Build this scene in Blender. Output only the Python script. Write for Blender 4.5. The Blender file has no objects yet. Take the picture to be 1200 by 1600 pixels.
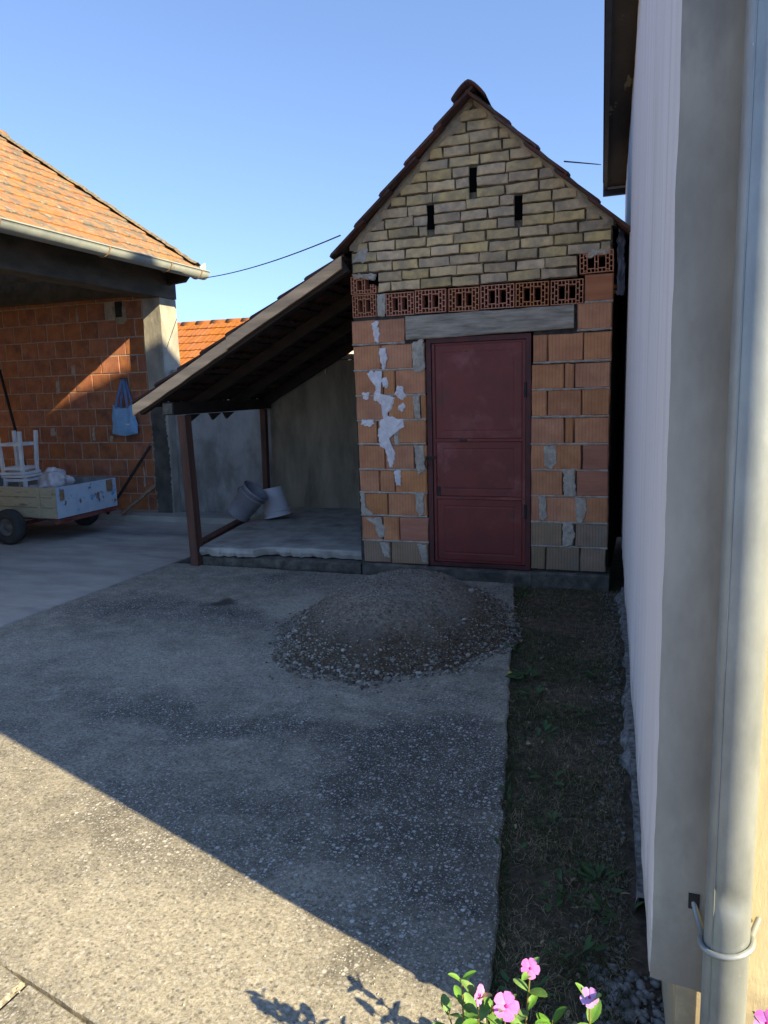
import bpy, math, random
import numpy as np
from mathutils import Vector, Matrix, noise
R = random.Random(7)
S = bpy.context.scene
COL = S.collection
rad = math.radians

# ------------------------------------------------------------------ camera
yaw, pit, rol = rad(19.890), rad(9.128), rad(-1.615)
fwd = Vector((-math.sin(yaw)*math.cos(pit), math.cos(yaw)*math.cos(pit), -math.sin(pit)))
rt = Vector((math.cos(yaw), math.sin(yaw), 0)); up = rt.cross(fwd)
r2 = rt*math.cos(rol)+up*math.sin(rol); u2 = up*math.cos(rol)-rt*math.sin(rol)
cam = bpy.data.cameras.new('camera'); camo = bpy.data.objects.new('camera', cam); COL.objects.link(camo)
camo.matrix_world = Matrix(((r2.x, u2.x, -fwd.x, 0), (r2.y, u2.y, -fwd.y, 0), (r2.z, u2.z, -fwd.z, 1.6), (0, 0, 0, 1)))
cam.sensor_fit = 'VERTICAL'; cam.sensor_height = 36; cam.lens = 1150/1600*36
cam.clip_start = 0.05; cam.clip_end = 2000
S.camera = camo
# ------------------------------------------------------------------ light
SUN = Vector((.945, -.327, .605)).normalized()
el = math.asin(SUN.z)
az = math.atan2(SUN.x, SUN.y)
W = bpy.data.worlds.new('World'); S.world = W; W.use_nodes = True
wn = W.node_tree.nodes; wl = W.node_tree.links
sky = wn.new('ShaderNodeTexSky'); sky.sky_type = 'NISHITA'; sky.sun_disc = False
sky.sun_elevation = el; sky.sun_rotation = az
sky.altitude = 100; sky.air_density = 1.0; sky.dust_density = 0.0; sky.ozone_density = 3.0
bg = wn['Background']; bg.inputs[1].default_value = 0.116
tcw = wn.new('ShaderNodeTexCoord'); av = wn.new('ShaderNodeVectorMath'); av.operation = 'ADD'; av.inputs[1].default_value = (0, 0, .16)
nv = wn.new('ShaderNodeVectorMath'); nv.operation = 'NORMALIZE'
wl.new(tcw.outputs['Generated'], av.inputs[0]); wl.new(av.outputs[0], nv.inputs[0]); wl.new(nv.outputs[0], sky.inputs[0])
hsw = wn.new('ShaderNodeHueSaturation'); hsw.inputs['Saturation'].default_value = 1.0; hsw.inputs['Hue'].default_value = .505; wl.new(sky.outputs[0], hsw.inputs['Color'])
wl.new(hsw.outputs[0], bg.inputs[0])
sl = bpy.data.lights.new('sun', 'SUN'); sl.energy = 5.0; sl.angle = rad(0.5); sl.color = (1, .85, .56)
so = bpy.data.objects.new('sun', sl); COL.objects.link(so); so.rotation_euler = SUN.to_track_quat('Z', 'Y').to_euler()
so.location = (8, -6, 12)
S.view_settings.view_transform = 'Standard'; S.view_settings.look = 'None'
S.view_settings.exposure = 1.45; S.view_settings.gamma = 1; S.view_settings.use_curve_mapping = False

# ------------------------------------------------------------------ materials
MATS = {}
def mat(name, c1, c2=None, scale=8, rough=.9, bump=.3, bscale=None, rand=.0, metal=0, stretch=(1, 1, 1), detail=6, spots=None, ribs=None,
        c3=None, big=None, lo=.35, hi=.65, bdist=.01, spec=.3, courses=None):
    """noise-coloured surface; spots=(colour, scale, amount); big=(colour, scale, lo, hi): large stains; ribs=period of vertical grooves"""
    m = bpy.data.materials.new(name); m.use_nodes = True
    n = m.node_tree.nodes; l = m.node_tree.links
    b = n['Principled BSDF']; b.inputs['Roughness'].default_value = rough; b.inputs['Metallic'].default_value = metal
    b.inputs['Specular IOR Level'].default_value = spec
    c2 = c2 or tuple(x*.75 for x in c1)
    tc = n.new('ShaderNodeTexCoord'); oi = n.new('ShaderNodeObjectInfo')
    mp = n.new('ShaderNodeMapping'); mp.inputs['Scale'].default_value = stretch
    add = n.new('ShaderNodeVectorMath'); add.operation = 'MULTIPLY_ADD'
    comb = n.new('ShaderNodeCombineXYZ')
    for i in range(3): l.new(oi.outputs['Random'], comb.inputs[i])
    add.inputs[1].default_value = (37, 53, 71)
    l.new(comb.outputs[0], add.inputs[0]); l.new(tc.outputs['Object'], add.inputs[2])
    l.new(add.outputs[0], mp.inputs[0])
    def nz(sc, det=detail, r=.6):
        t = n.new('ShaderNodeTexNoise'); t.inputs['Scale'].default_value = sc; t.inputs['Detail'].default_value = det; t.inputs['Roughness'].default_value = r
        l.new(mp.outputs[0], t.inputs['Vector']); return t.outputs['Fac']
    def ramp(fac, stops):
        r = n.new('ShaderNodeValToRGB'); l.new(fac, r.inputs[0])
        e = r.color_ramp.elements
        while len(e) < len(stops): e.new(.5)
        for k, (p, c) in enumerate(stops):
            e[k].position = p; e[k].color = (c[0], c[1], c[2], 1) if hasattr(c, '__len__') else (c, c, c, 1)
        return r.outputs[0]
    def mix(fac, a, c, mode='MIX'):
        x = n.new('ShaderNodeMix'); x.data_type = 'RGBA'; x.blend_type = mode
        if hasattr(fac, 'default_value') or hasattr(fac, 'is_output'): l.new(fac, x.inputs[0])
        else: x.inputs[0].default_value = fac
        for s, v in ((x.inputs[6], a), (x.inputs[7], c)):
            if isinstance(v, tuple): s.default_value = (*v, 1)
            else: l.new(v, s)
        return x.outputs[2]
    col = ramp(nz(scale), [(lo, c2), (hi, c1)] + ([(min(.95, hi+.15), c3)] if c3 else []))
    if big:
        for bc, bs, b0, b1 in (big if isinstance(big, list) else [big]):
            col = mix(ramp(nz(bs, 5, .65), [(b0, 0.), (b1, 1.)]), col, bc)
    hgt = nz(bscale or scale*3, 8, .7)
    if spots:
        for sc, ss, am in (spots if isinstance(spots, list) else [spots]):
            v = n.new('ShaderNodeTexVoronoi'); v.inputs['Scale'].default_value = ss; l.new(mp.outputs[0], v.inputs['Vector'])
            w_ = n.new('ShaderNodeMath'); w_.operation = 'ADD'; l.new(v.outputs['Distance'], w_.inputs[0])
            t = n.new('ShaderNodeSeparateColor'); l.new(v.outputs['Color'], t.inputs[0]); 
            mm = n.new('ShaderNodeMath'); mm.operation = 'MULTIPLY'; l.new(t.outputs[0], mm.inputs[0]); mm.inputs[1].default_value = .55
            l.new(mm.outputs[0], w_.inputs[1])
            k = ramp(w_.outputs[0], [(am, 1.), (am+.06, 0.)])
            big_n = ramp(nz(1.3, 4, .6), [(.38, .15), (.62, 1.)])
            k2 = n.new('ShaderNodeMath'); k2.operation = 'MULTIPLY'; l.new(k, k2.inputs[0]); l.new(big_n, k2.inputs[1])
            col = mix(k2.outputs[0], col, sc)
    if ribs:
        sep = n.new('ShaderNodeSeparateXYZ'); l.new(tc.outputs['Object'], sep.inputs[0])
        q = n.new('ShaderNodeMath'); q.operation = 'MULTIPLY_ADD'; l.new(sep.outputs[ribs[1]], q.inputs[0]); q.inputs[1].default_value = 1/ribs[0]; l.new(oi.outputs['Random'], q.inputs[2])
        fr = n.new('ShaderNodeMath'); fr.operation = 'FRACT'; l.new(q.outputs[0], fr.inputs[0])
        g = ramp(fr.outputs[0], [(0, 0.), (.1, .75), (.16, 1.), (.86, 1.), (1, 0.)])
        col = mix(ramp(g, [(0, ribs[2]), (1, 0.)]), col, mix(1., col, (.35, .3, .3), 'MULTIPLY'))  # groove shade is put into the colour as darker lines
        x = n.new('ShaderNodeMath'); x.operation = 'MULTIPLY_ADD'; l.new(g, x.inputs[0]); x.inputs[1].default_value = .8; l.new(hgt, x.inputs[2]); hgt = x.outputs[0]
    if rand:
        hs = n.new('ShaderNodeHueSaturation')
        a = n.new('ShaderNodeMapRange'); l.new(oi.outputs['Random'], a.inputs[0]); a.inputs[3].default_value = 1-rand; a.inputs[4].default_value = 1+rand
        l.new(a.outputs[0], hs.inputs['Value'])
        w2 = n.new('ShaderNodeTexWhiteNoise'); w2.noise_dimensions = '1D'; l.new(oi.outputs['Random'], w2.inputs['W'])
        a2 = n.new('ShaderNodeMapRange'); l.new(w2.outputs['Value'], a2.inputs[0]); a2.inputs[3].default_value = 1-rand*.9; a2.inputs[4].default_value = 1+rand*.5
        l.new(a2.outputs[0], hs.inputs['Saturation'])
        a3 = n.new('ShaderNodeMapRange'); l.new(w2.outputs['Value'], a3.inputs[0]); a3.inputs[3].default_value = .5-rand*.04; a3.inputs[4].default_value = .5+rand*.04
        l.new(a3.outputs[0], hs.inputs['Hue'])
        l.new(col, hs.inputs['Color']); col = hs.outputs[0]
    l.new(col, b.inputs['Base Color'])
    if bump:
        bp = n.new('ShaderNodeBump'); bp.inputs['Strength'].default_value = bump; bp.inputs['Distance'].default_value = bdist
        l.new(hgt, bp.inputs['Height']); l.new(bp.outputs[0], b.inputs['Normal'])
    MATS[name] = m
    return m
M = {}
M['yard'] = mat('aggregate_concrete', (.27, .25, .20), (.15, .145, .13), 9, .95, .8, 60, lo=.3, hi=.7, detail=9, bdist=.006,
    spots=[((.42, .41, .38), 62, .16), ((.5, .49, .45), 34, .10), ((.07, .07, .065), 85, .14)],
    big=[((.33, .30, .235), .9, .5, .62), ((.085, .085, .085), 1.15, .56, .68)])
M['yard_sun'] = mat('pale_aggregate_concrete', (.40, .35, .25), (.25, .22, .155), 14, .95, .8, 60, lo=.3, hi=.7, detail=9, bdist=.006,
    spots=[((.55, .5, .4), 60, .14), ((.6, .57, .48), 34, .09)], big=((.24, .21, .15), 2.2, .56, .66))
M['drive'] = mat('smooth_concrete', (.44, .405, .34), (.32, .295, .25), 3, .85, .25, 40, big=((.16, .16, .155), .8, .5, .7), bdist=.004, stretch=(.6, 1.6, 1))
M['slab'] = mat('platform_concrete', (.44, .41, .35), (.29, .27, .235), 6, .92, .5, 40, big=((.12, .12, .11), 2.2, .55, .75), bdist=.006)
M['plinth'] = mat('old_plinth_concrete', (.17, .15, .12), (.06, .055, .045), 10, .95, .9, 50, big=((.07, .07, .06), 3, .5, .7), bdist=.01)
M['lintel'] = mat('lintel_concrete', (.42, .36, .28), (.19, .165, .13), 12, .95, .7, 30, stretch=(.35, 1, 3), bdist=.006)
M['block'] = mat('orange_clay', (.55, .245, .11), (.42, .175, .08), 7, .85, .35, 60, rand=.08, ribs=(.0265, 0, .34), bdist=.003, big=((.5, .36, .25), 14, .66, .8))
M['blockflat'] = mat('flat_orange_clay', (.47, .19, .10), (.36, .135, .072), 6, .85, .3, 50, rand=.1, bdist=.003, stretch=(.4, 1, 2.5))
M['blockdirty'] = mat('soiled_clay', (.33, .215, .13), (.24, .17, .105), 8, .9, .4, 60, rand=.12, ribs=(.0235, 0, .5), bdist=.004, big=((.24, .20, .14), 6, .5, .7))
M['perf'] = mat('perforated_clay', (.50, .21, .105), (.38, .155, .08), 18, .85, .3, 60, rand=.1, bdist=.003)
M['ybrick'] = mat('yellow_brick', (.64, .455, .225), (.40, .29, .165), 14, .93, .8, 60, rand=.17, bdist=.006, big=[((.30, .24, .165), 5, .48, .70), ((.56, .42, .20), 9, .58, .75)])
M['ymortar'] = mat('sandy_mortar', (.40, .325, .215), (.25, .205, .145), 14, .97, .9, 50, bdist=.012, big=((.36, .31, .2), 4, .55, .7))
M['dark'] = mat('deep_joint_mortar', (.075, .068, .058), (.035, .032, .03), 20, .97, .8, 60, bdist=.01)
M['joint'] = mat('tan_joint_mortar', (.17, .14, .095), (.05, .043, .034), 16, .97, .8, 60, bdist=.01)
M['mortar'] = mat('grey_mortar', (.50, .44, .35), (.32, .28, .225), 24, .95, .8, 70, bdist=.008)
M['foam'] = mat('pale_foam', (.80, .75, .73), (.62, .58, .57), 18, .9, .8, 60, bdist=.01)
M['gblock'] = mat('red_clay', (.46, .175, .08), (.32, .115, .055), 7, .88, .35, 50, rand=.08, ribs=(.03, 0, .3), bdist=.004, big=((.2, .09, .06), 4, .5, .7))
M['gmortar'] = mat('garage_mortar', (.46, .39, .31), (.32, .27, .215), 22, .95, .6, 70, bdist=.006)
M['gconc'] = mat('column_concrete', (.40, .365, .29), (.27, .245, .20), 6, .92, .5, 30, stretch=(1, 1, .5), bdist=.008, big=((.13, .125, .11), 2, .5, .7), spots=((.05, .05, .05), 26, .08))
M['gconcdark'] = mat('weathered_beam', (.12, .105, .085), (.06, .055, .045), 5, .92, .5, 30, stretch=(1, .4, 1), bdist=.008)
M['wallcement'] = mat('stained_render', (.33, .32, .29), (.22, .21, .19), 4, .93, .35, 30, stretch=(1, 1, .5), bdist=.006, big=[((.07, .065, .055), 1.1, .5, .7), ((.16, .15, .13), 3, .5, .7)])
M['wallbrown'] = mat('brown_render', (.30, .25, .175), (.18, .15, .105), 3, .93, .35, 30, stretch=(1.6, 1, .45), bdist=.006, big=((.045, .04, .033), 1.3, .56, .75))
M['door'] = mat('oxblood_paint', (.18, .030, .021), (.135, .023, .017), 5, .5, .15, 20, big=[((.23, .065, .055), 3, .55, .7), ((.085, .035, .022), 11, .61, .68)], bdist=.003, spec=.4)
M['doorframe'] = mat('dark_red_steel', (.12, .03, .028), (.06, .022, .02), 9, .55, .3, 40, bdist=.003, big=((.05, .03, .022), 8, .56, .7))
M['black'] = mat('dark_iron', (.03, .028, .027), (.015, .014, .014), 14, .6, .3, 40)
M['tile'] = mat('old_roof_tile', (.13, .05, .038), (.065, .032, .026), 12, .9, .5, 50, rand=.25, bdist=.005, big=((.09, .08, .06), 9, .5, .7))
M['shadedtile'] = mat('shade_darkened_tile', (.075, .036, .028), (.04, .022, .018), 12, .9, .5, 50, rand=.2, bdist=.005)  # roof tile darkened in its colour to stand for shade under the lean-to
M['gtile'] = mat('lichened_tile', (.37, .172, .066), (.28, .12, .048), 12, .9, .5, 60, rand=.07, bdist=.005, big=[((.14, .115, .085), 5, .46, .56), ((.28, .235, .16), 10, .56, .66)])
M['otile'] = mat('orange_tile', (.38, .135, .028), (.30, .10, .022), 8, .85, .3, 40, rand=.06, bdist=.004)
M['mossmortar'] = mat('lichen_mortar', (.22, .17, .10), (.09, .07, .045), 26, .97, .9, 50, bdist=.01)
M['board'] = mat('bare_board', (.78, .53, .30), (.46, .31, .18), 9, .85, .5, 40, stretch=(.15, 1, 1.2), bdist=.004, big=((.07, .05, .035), 5, .6, .7))
M['woodbrown'] = mat('brown_timber', (.13, .062, .040), (.065, .034, .024), 9, .8, .5, 40, stretch=(1, 1, .15), bdist=.004)
M['wooddark'] = mat('dark_timber', (.045, .031, .023), (.028, .02, .016), 9, .85, .5, 40, stretch=(.4, .4, 1), bdist=.004)  # plain very dark brown timber colour
M['gutter'] = mat('zinc_gutter', (.40, .42, .38), (.30, .33, .30), 6, .5, .1, 20, metal=.25, big=((.26, .22, .17), 9, .62, .72), spec=.5)
M['zinc'] = mat('galvanised_pipe', (.33, .355, .345), (.25, .27, .265), 14, .46, .2, 60, metal=.45, big=((.42, .44, .42), 5, .5, .7), spec=.5, spots=((.8, .82, .8), 70, .05), bdist=.002, stretch=(1, 1, .5))
M['rust'] = mat('rusty_strap', (.30, .19, .11), (.18, .10, .06), 30, .7, .3, 60)
M['white'] = mat('white_skim_plaster', (.77, .725, .70), (.69, .65, .62), 2.5, .8, .45, 9, stretch=(1, 2.5, .22), bdist=.008, spots=((.5, .46, .42), 9, .035))
M['grey'] = mat('grey_adhesive_render', (.40, .36, .29), (.30, .27, .22), 9, .9, .35, 160, stretch=(1, 1, .4), bdist=.0012, big=[((.46, .42, .34), 3, .5, .7), ((.24, .22, .19), 4, .58, .72)])
M['yellow'] = mat('yellow_wall_paint', (.72, .60, .36), (.62, .50, .29), 6, .85, .4, 60, bdist=.004, stretch=(1, 1, .3), big=((.40, .32, .18), 9, .68, .75))
M['soffit'] = mat('dark_soffit_board', (.10, .082, .062), (.06, .05, .04), 4, .85, .3, 30, stretch=(1, .3, 1), big=((.30, .26, .16), 3.2, .61, .63))
M['eavemetal'] = mat('dark_eave_metal', (.06, .07, .085), (.04, .045, .055), 6, .5, .1, 20)
M['ground'] = mat('bare_earth', (.13, .10, .07), (.07, .055, .04), 9, .98, .9, 60, bdist=.015, spots=((.25, .23, .2), 60, .08))
M['soil'] = mat('dry_topsoil', (.17, .125, .085), (.06, .046, .033), 22, .98, .9, 90, bdist=.012, spots=((.28, .26, .22), 90, .07))
M['pile'] = mat('gravel_bedding', (.34, .285, .21), (.13, .105, .078), 40, .97, .9, 120, bdist=.012, big=((.22, .20, .175), 2.4, .5, .75), spots=[((.36, .33, .28), 70, .2), ((.05, .04, .03), 60, .2)])
M['stoneA'] = mat('pebble_grey', (.31, .285, .235), (.19, .17, .14), 20, .85, .3, 80)
M['stoneB'] = mat('pebble_brown', (.24, .19, .125), (.14, .11, .075), 20, .85, .3, 80)
M['stoneC'] = mat('pebble_pale', (.46, .42, .35), (.34, .31, .26), 20, .85, .3, 80)
M['stoneD'] = mat('pebble_dark', (.13, .11, .085), (.07, .06, .048), 20, .85, .3, 80)
M['rubble'] = mat('rubble_concrete', (.34, .32, .29), (.09, .085, .075), 34, .95, .9, 90, bdist=.01)
M['grassA'] = mat('dark_grass', (.055, .085, .022), (.03, .048, .016), 20, .8, 0)
M['grassB'] = mat('olive_grass', (.10, .09, .038), (.055, .052, .022), 20, .8, 0)
M['grassC'] = mat('straw_grass', (.42, .32, .18), (.26, .20, .12), 20, .8, 0)
M['leaf'] = mat('glossy_leaf', (.15, .30, .04), (.09, .20, .028), 30, .45, .2, 60, rand=.18, spec=.5)
M['leafdark'] = mat('weed_leaf', (.06, .115, .035), (.04, .075, .025), 30, .6, .2, 60, rand=.2)
M['stem'] = mat('reddish_stem', (.22, .13, .05), (.16, .17, .05), 30, .6, .1, 60)
M['petal'] = mat('pink_petal', (.78, .25, .62), (.68, .17, .50), 50, .6, .1, 80, rand=.08)
M['petalpale'] = mat('pale_lilac_petal', (.72, .42, .70), (.55, .25, .58), 40, .6, .1, 80)
M['petaleye'] = mat('magenta_eye', (.50, .03, .22), (.42, .02, .16), 50, .6, 0)
M['cartyellow'] = mat('faded_yellow_paint', (.42, .37, .235), (.30, .265, .18), 7, .75, .4, 40, stretch=(.4, 1, 1.5), big=((.18, .13, .08), 7, .56, .68), bdist=.004)
M['cartblue'] = mat('chipped_blue_paint', (.44, .50, .54), (.36, .42, .47), 7, .75, .3, 40, big=[((.10, .28, .48), 8, .62, .66), ((.16, .09, .07), 9, .61, .66)], bdist=.004)
M['cartin'] = mat('worn_cart_bed', (.26, .29, .29), (.17, .19, .19), 7, .8, .3, 30)
M['chassis'] = mat('red_rusty_chassis', (.20, .06, .05), (.12, .045, .035), 12, .7, .3, 40)
M['rubber'] = mat('dusty_rubber', (.055, .052, .047), (.035, .033, .03), 12, .9, .4, 60)
M['rim'] = mat('dull_rim', (.17, .155, .125), (.09, .08, .07), 16, .7, .3, 40)
M['stool'] = mat('white_stool_paint', (.66, .65, .62), (.52, .5, .46), 9, .6, .2, 40, big=((.3, .24, .18), 9, .68, .75))
M['plastic'] = mat('cloudy_plastic', (.58, .52, .50), (.42, .37, .36), 12, .35, .4, 30, spec=.6)
M['bag'] = mat('light_blue_cloth', (.27, .47, .66), (.20, .37, .55), 6, .8, .4, 120, bdist=.003)
M['bagdark'] = mat('blue_strap_cloth', (.14, .24, .44), (.10, .19, .36), 9, .8, .3, 120, bdist=.002)
M['bucketgrey'] = mat('dark_grey_plastic', (.27, .275, .30), (.2, .205, .23), 6, .5, .15, 30, spec=.4)
M['bucketwhite'] = mat('white_bucket_plastic', (.56, .54, .55), (.46, .44, .45), 6, .5, .15, 30, spec=.4)
M['wire'] = mat('wire_black', (.03, .03, .03), None, 9, .6, 0)
M['void'] = mat('unlit_cavity', (.004, .004, .004), (.003, .003, .003), 9, 1, 0, spec=0)  # near-black colour standing for the shade in slots and holes
M['film'] = mat('crumpled_grey_film', (.22, .23, .27), (.10, .11, .13), 9, .4, .3, 30, spec=.5)
M['yleaf'] = mat('yellow_fallen_leaf', (.62, .50, .05), (.5, .38, .05), 30, .7, .1, 60)
M['plasterext'] = mat('cream_render', (.55, .50, .42), (.45, .41, .35), 3, .9, .3, 20)
M['bluefill'] = mat('blue_ink', (.1, .3, .5), None, 9, .7, 0)
def yard_material():
    m = bpy.data.materials.new('weathered_aggregate_concrete'); m.use_nodes = True
    n = m.node_tree.nodes; l = m.node_tree.links; b = n['Principled BSDF']; b.inputs['Roughness'].default_value = .95; b.inputs['Specular IOR Level'].default_value = .2
    g = n.new('ShaderNodeNewGeometry'); P = g.outputs['Position']
    def nz(sc, det=8, r=.62, vec=P, dist=0):
        t = n.new('ShaderNodeTexNoise'); t.inputs['Scale'].default_value = sc; t.inputs['Detail'].default_value = det; t.inputs['Roughness'].default_value = r; t.inputs['Distortion'].default_value = dist
        l.new(vec, t.inputs['Vector']); return t.outputs['Fac']
    def ramp(f, *st):
        r = n.new('ShaderNodeValToRGB'); l.new(f, r.inputs[0]); e = r.color_ramp.elements
        while len(e) < len(st): e.new(.5)
        for k, (p, c) in enumerate(st):
            e[k].position = p; e[k].color = (*c, 1) if hasattr(c, '__len__') else (c, c, c, 1)
        return r.outputs[0]
    def mix(f, a, c, mode='MIX'):
        x = n.new('ShaderNodeMix'); x.data_type = 'RGBA'; x.blend_type = mode
        for s_, v in ((x.inputs[0], f), (x.inputs[6], a), (x.inputs[7], c)):
            if isinstance(v, (int, float)): s_.default_value = v
            elif isinstance(v, tuple): s_.default_value = (*v, 1)
            else: l.new(v, s_)
        return x.outputs[2]
    def mth(op, a, c=0., d=None):
        x = n.new('ShaderNodeMath'); x.operation = op; x.use_clamp = op in ('ADD', 'SUBTRACT')
        for i, v in enumerate((a, c, d)):
            if v is None: continue
            if isinstance(v, (int, float)): x.inputs[i].default_value = v
            else: l.new(v, x.inputs[i])
        return x.outputs[0]
    warp = n.new('ShaderNodeTexNoise'); warp.inputs['Scale'].default_value = 2.2; warp.inputs['Detail'].default_value = 5; l.new(P, warp.inputs['Vector'])
    wv = n.new('ShaderNodeVectorMath'); wv.operation = 'MULTIPLY_ADD'; l.new(warp.outputs['Color'], wv.inputs[0]); wv.inputs[1].default_value = (.9, .9, 0); l.new(P, wv.inputs[2])
    wo = n.new('ShaderNodeVectorMath'); wo.operation = 'SUBTRACT'; l.new(wv.outputs[0], wo.inputs[0]); wo.inputs[1].default_value = (.45, .45, 0)
    def blobs(lst):
        acc = None
        for (x, y, rx, ry, s_) in lst:
            a = n.new('ShaderNodeVectorMath'); a.operation = 'SUBTRACT'; l.new(wo.outputs[0], a.inputs[0]); a.inputs[1].default_value = (x, y, 0)
            c = n.new('ShaderNodeVectorMath'); c.operation = 'MULTIPLY'; l.new(a.outputs[0], c.inputs[0]); c.inputs[1].default_value = (1/rx, 1/ry, 0)
            d = n.new('ShaderNodeVectorMath'); d.operation = 'LENGTH'; l.new(c.outputs[0], d.inputs[0])
            mr = n.new('ShaderNodeMapRange'); mr.interpolation_type = 'SMOOTHSTEP'; l.new(d.outputs['Value'], mr.inputs[0])
            mr.inputs[1].default_value = 1.25; mr.inputs[2].default_value = .45; mr.inputs[3].default_value = 0; mr.inputs[4].default_value = s_
            acc = mr.outputs[0] if acc is None else mth('ADD', acc, mr.outputs[0])
        return acc
    dark = blobs([(-.78, 2.65, .55, .62, .9), (-1.9, 2.95, 1.0, .2, .75), (-3.3, 4.55, 1.2, .34, .6), (-.55, 1.98, .35, .3, .5), (-1.6, 2.2, .6, .3, .5), (-1.0, 3.3, .3, .4, .5), (-2.6, 5.6, .9, .3, .35)])
    pale = blobs([(-2.7, 3.65, .9, .38, .6), (-1.35, 3.42, .6, .13, .7), (-2.5, 5.0, .35, .3, .7), (-3.9, 3.6, .5, .3, .4), (-1.2, 1.55, 1.4, .5, .6)])  # weathered pale areas; last one paints foreground sunlight into the colour
    soil_ = blobs([(-3.16, 4.87, .17, .19, 1.)])
    patch_ = mth('ADD', dark, ramp(nz(1.4, 6), (.54, 0.), (.70, .7)))
    base = ramp(nz(7, 9, .7), (.3, (.185, .168, .132)), (.52, (.295, .265, .20)), (.72, (.43, .38, .285)))
    base = mix(pale, base, ramp(nz(16, 6), (.35, (.36, .325, .25)), (.65, (.48, .43, .32))))
    fine = ramp(nz(75, 7, .85), (.36, .30), (.5, .95), (.66, 1.5))
    base = mix(.9, base, fine, 'MULTIPLY')
    base = mix(.38, base, ramp(nz(34, 5, .8), (.38, .42), (.5, 1.), (.62, 1.4)), 'MULTIPLY')
    base = mix(mth('MULTIPLY', patch_, .85), base, mix(1., base, (.30, .31, .33), 'MULTIPLY'))
    def chips(sc, th, seed):
        v = n.new('ShaderNodeTexVoronoi'); v.inputs['Scale'].default_value = sc
        q = n.new('ShaderNodeVectorMath'); q.operation = 'MULTIPLY_ADD'; l.new(warp.outputs['Color'], q.inputs[0]); q.inputs[1].default_value = (.02, .02, 0); l.new(P, q.inputs[2])
        q2 = n.new('ShaderNodeVectorMath'); q2.operation = 'ADD'; l.new(q.outputs[0], q2.inputs[0]); q2.inputs[1].default_value = (seed, seed*2, 0); l.new(q2.outputs[0], v.inputs['Vector'])
        sp = n.new('ShaderNodeSeparateColor'); l.new(v.outputs['Color'], sp.inputs[0])
        size = mth('MULTIPLY', sp.outputs[0], .5)
        dd_ = n.new('ShaderNodeMath'); dd_.operation = 'ADD'; l.new(v.outputs['Distance'], dd_.inputs[0]); l.new(size, dd_.inputs[1])
        return ramp(dd_.outputs[0], (th, 1.), (th+.08, 0.)), sp.outputs[1]
    wgt = mth('ADD', mth('MULTIPLY', patch_, .7), mth('MULTIPLY', ramp(nz(3.2, 5), (.36, .25), (.6, 1.)), .7))
    for sc, th, seed, c0, c1 in ((48, .34, 1., (.30, .29, .265), (.58, .55, .49)), (85, .36, 4., (.26, .25, .235), (.50, .48, .44)), (130, .40, 6., (.30, .29, .26), (.55, .52, .47)), (26, .17, 9., (.42, .40, .36), (.62, .60, .55))):
        k, tint = chips(sc, th, seed)
        base = mix(mth('MULTIPLY', k, wgt), base, ramp(tint, (.1, c0), (.9, c1)))
    k, tint = chips(60, .34, 17.)
    base = mix(mth('MULTIPLY', k, .6), base, (.08, .078, .07))
    base = mix(mth('MULTIPLY', soil_, .85), base, (.045, .035, .028))
    l.new(base, b.inputs['Base Color'])
    bp = n.new('ShaderNodeBump'); bp.inputs['Strength'].default_value = .8; bp.inputs['Distance'].default_value = .006
    l.new(mth('MULTIPLY', nz(90, 6, .75), 1.), bp.inputs['Height']); l.new(bp.outputs[0], b.inputs['Normal'])
    return m
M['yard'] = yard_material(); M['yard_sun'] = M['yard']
# splashed soil near the foot of the white wall, hairline streaks
for key, zc in (('white', .42), ('grey', .45), ('yellow', .35)):
    m = M[key]; n = m.node_tree.nodes; l = m.node_tree.links; b = n['Principled BSDF']; src = b.inputs['Base Color'].links[0].from_socket
    g = n.new('ShaderNodeNewGeometry'); sp = n.new('ShaderNodeSeparateXYZ'); l.new(g.outputs['Position'], sp.inputs[0])
    t = n.new('ShaderNodeTexNoise'); t.inputs['Scale'].default_value = 11; t.inputs['Detail'].default_value = 8; t.inputs['Roughness'].default_value = .75; l.new(g.outputs['Position'], t.inputs['Vector'])
    q = n.new('ShaderNodeMath'); q.operation = 'MULTIPLY_ADD'; l.new(t.outputs['Fac'], q.inputs[0]); q.inputs[1].default_value = -.9; l.new(sp.outputs[2], q.inputs[2])
    r_ = n.new('ShaderNodeMapRange'); l.new(q.outputs[0], r_.inputs[0]); r_.inputs[1].default_value = zc-.62; r_.inputs[2].default_value = zc-.40; r_.inputs[3].default_value = .55; r_.inputs[4].default_value = 0
    mp2 = n.new('ShaderNodeMapping'); mp2.inputs['Scale'].default_value = (14, 14, .7); l.new(g.outputs['Position'], mp2.inputs[0])
    t2 = n.new('ShaderNodeTexNoise'); t2.inputs['Scale'].default_value = 1; t2.inputs['Detail'].default_value = 6; l.new(mp2.outputs[0], t2.inputs['Vector'])
    r2_ = n.new('ShaderNodeMapRange'); l.new(t2.outputs['Fac'], r2_.inputs[0]); r2_.inputs[1].default_value = .56; r2_.inputs[2].default_value = .70; r2_.inputs[3].default_value = 0; r2_.inputs[4].default_value = .22
    ad = n.new('ShaderNodeMath'); ad.operation = 'MAXIMUM'; l.new(r_.outputs[0], ad.inputs[0]); l.new(r2_.outputs[0], ad.inputs[1])
    x = n.new('ShaderNodeMix'); x.data_type = 'RGBA'; l.new(ad.outputs[0], x.inputs[0]); l.new(src, x.inputs[6]); x.inputs[7].default_value = (.28, .23, .17, 1)
    l.new(x.outputs[2], b.inputs['Base Color'])
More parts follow.
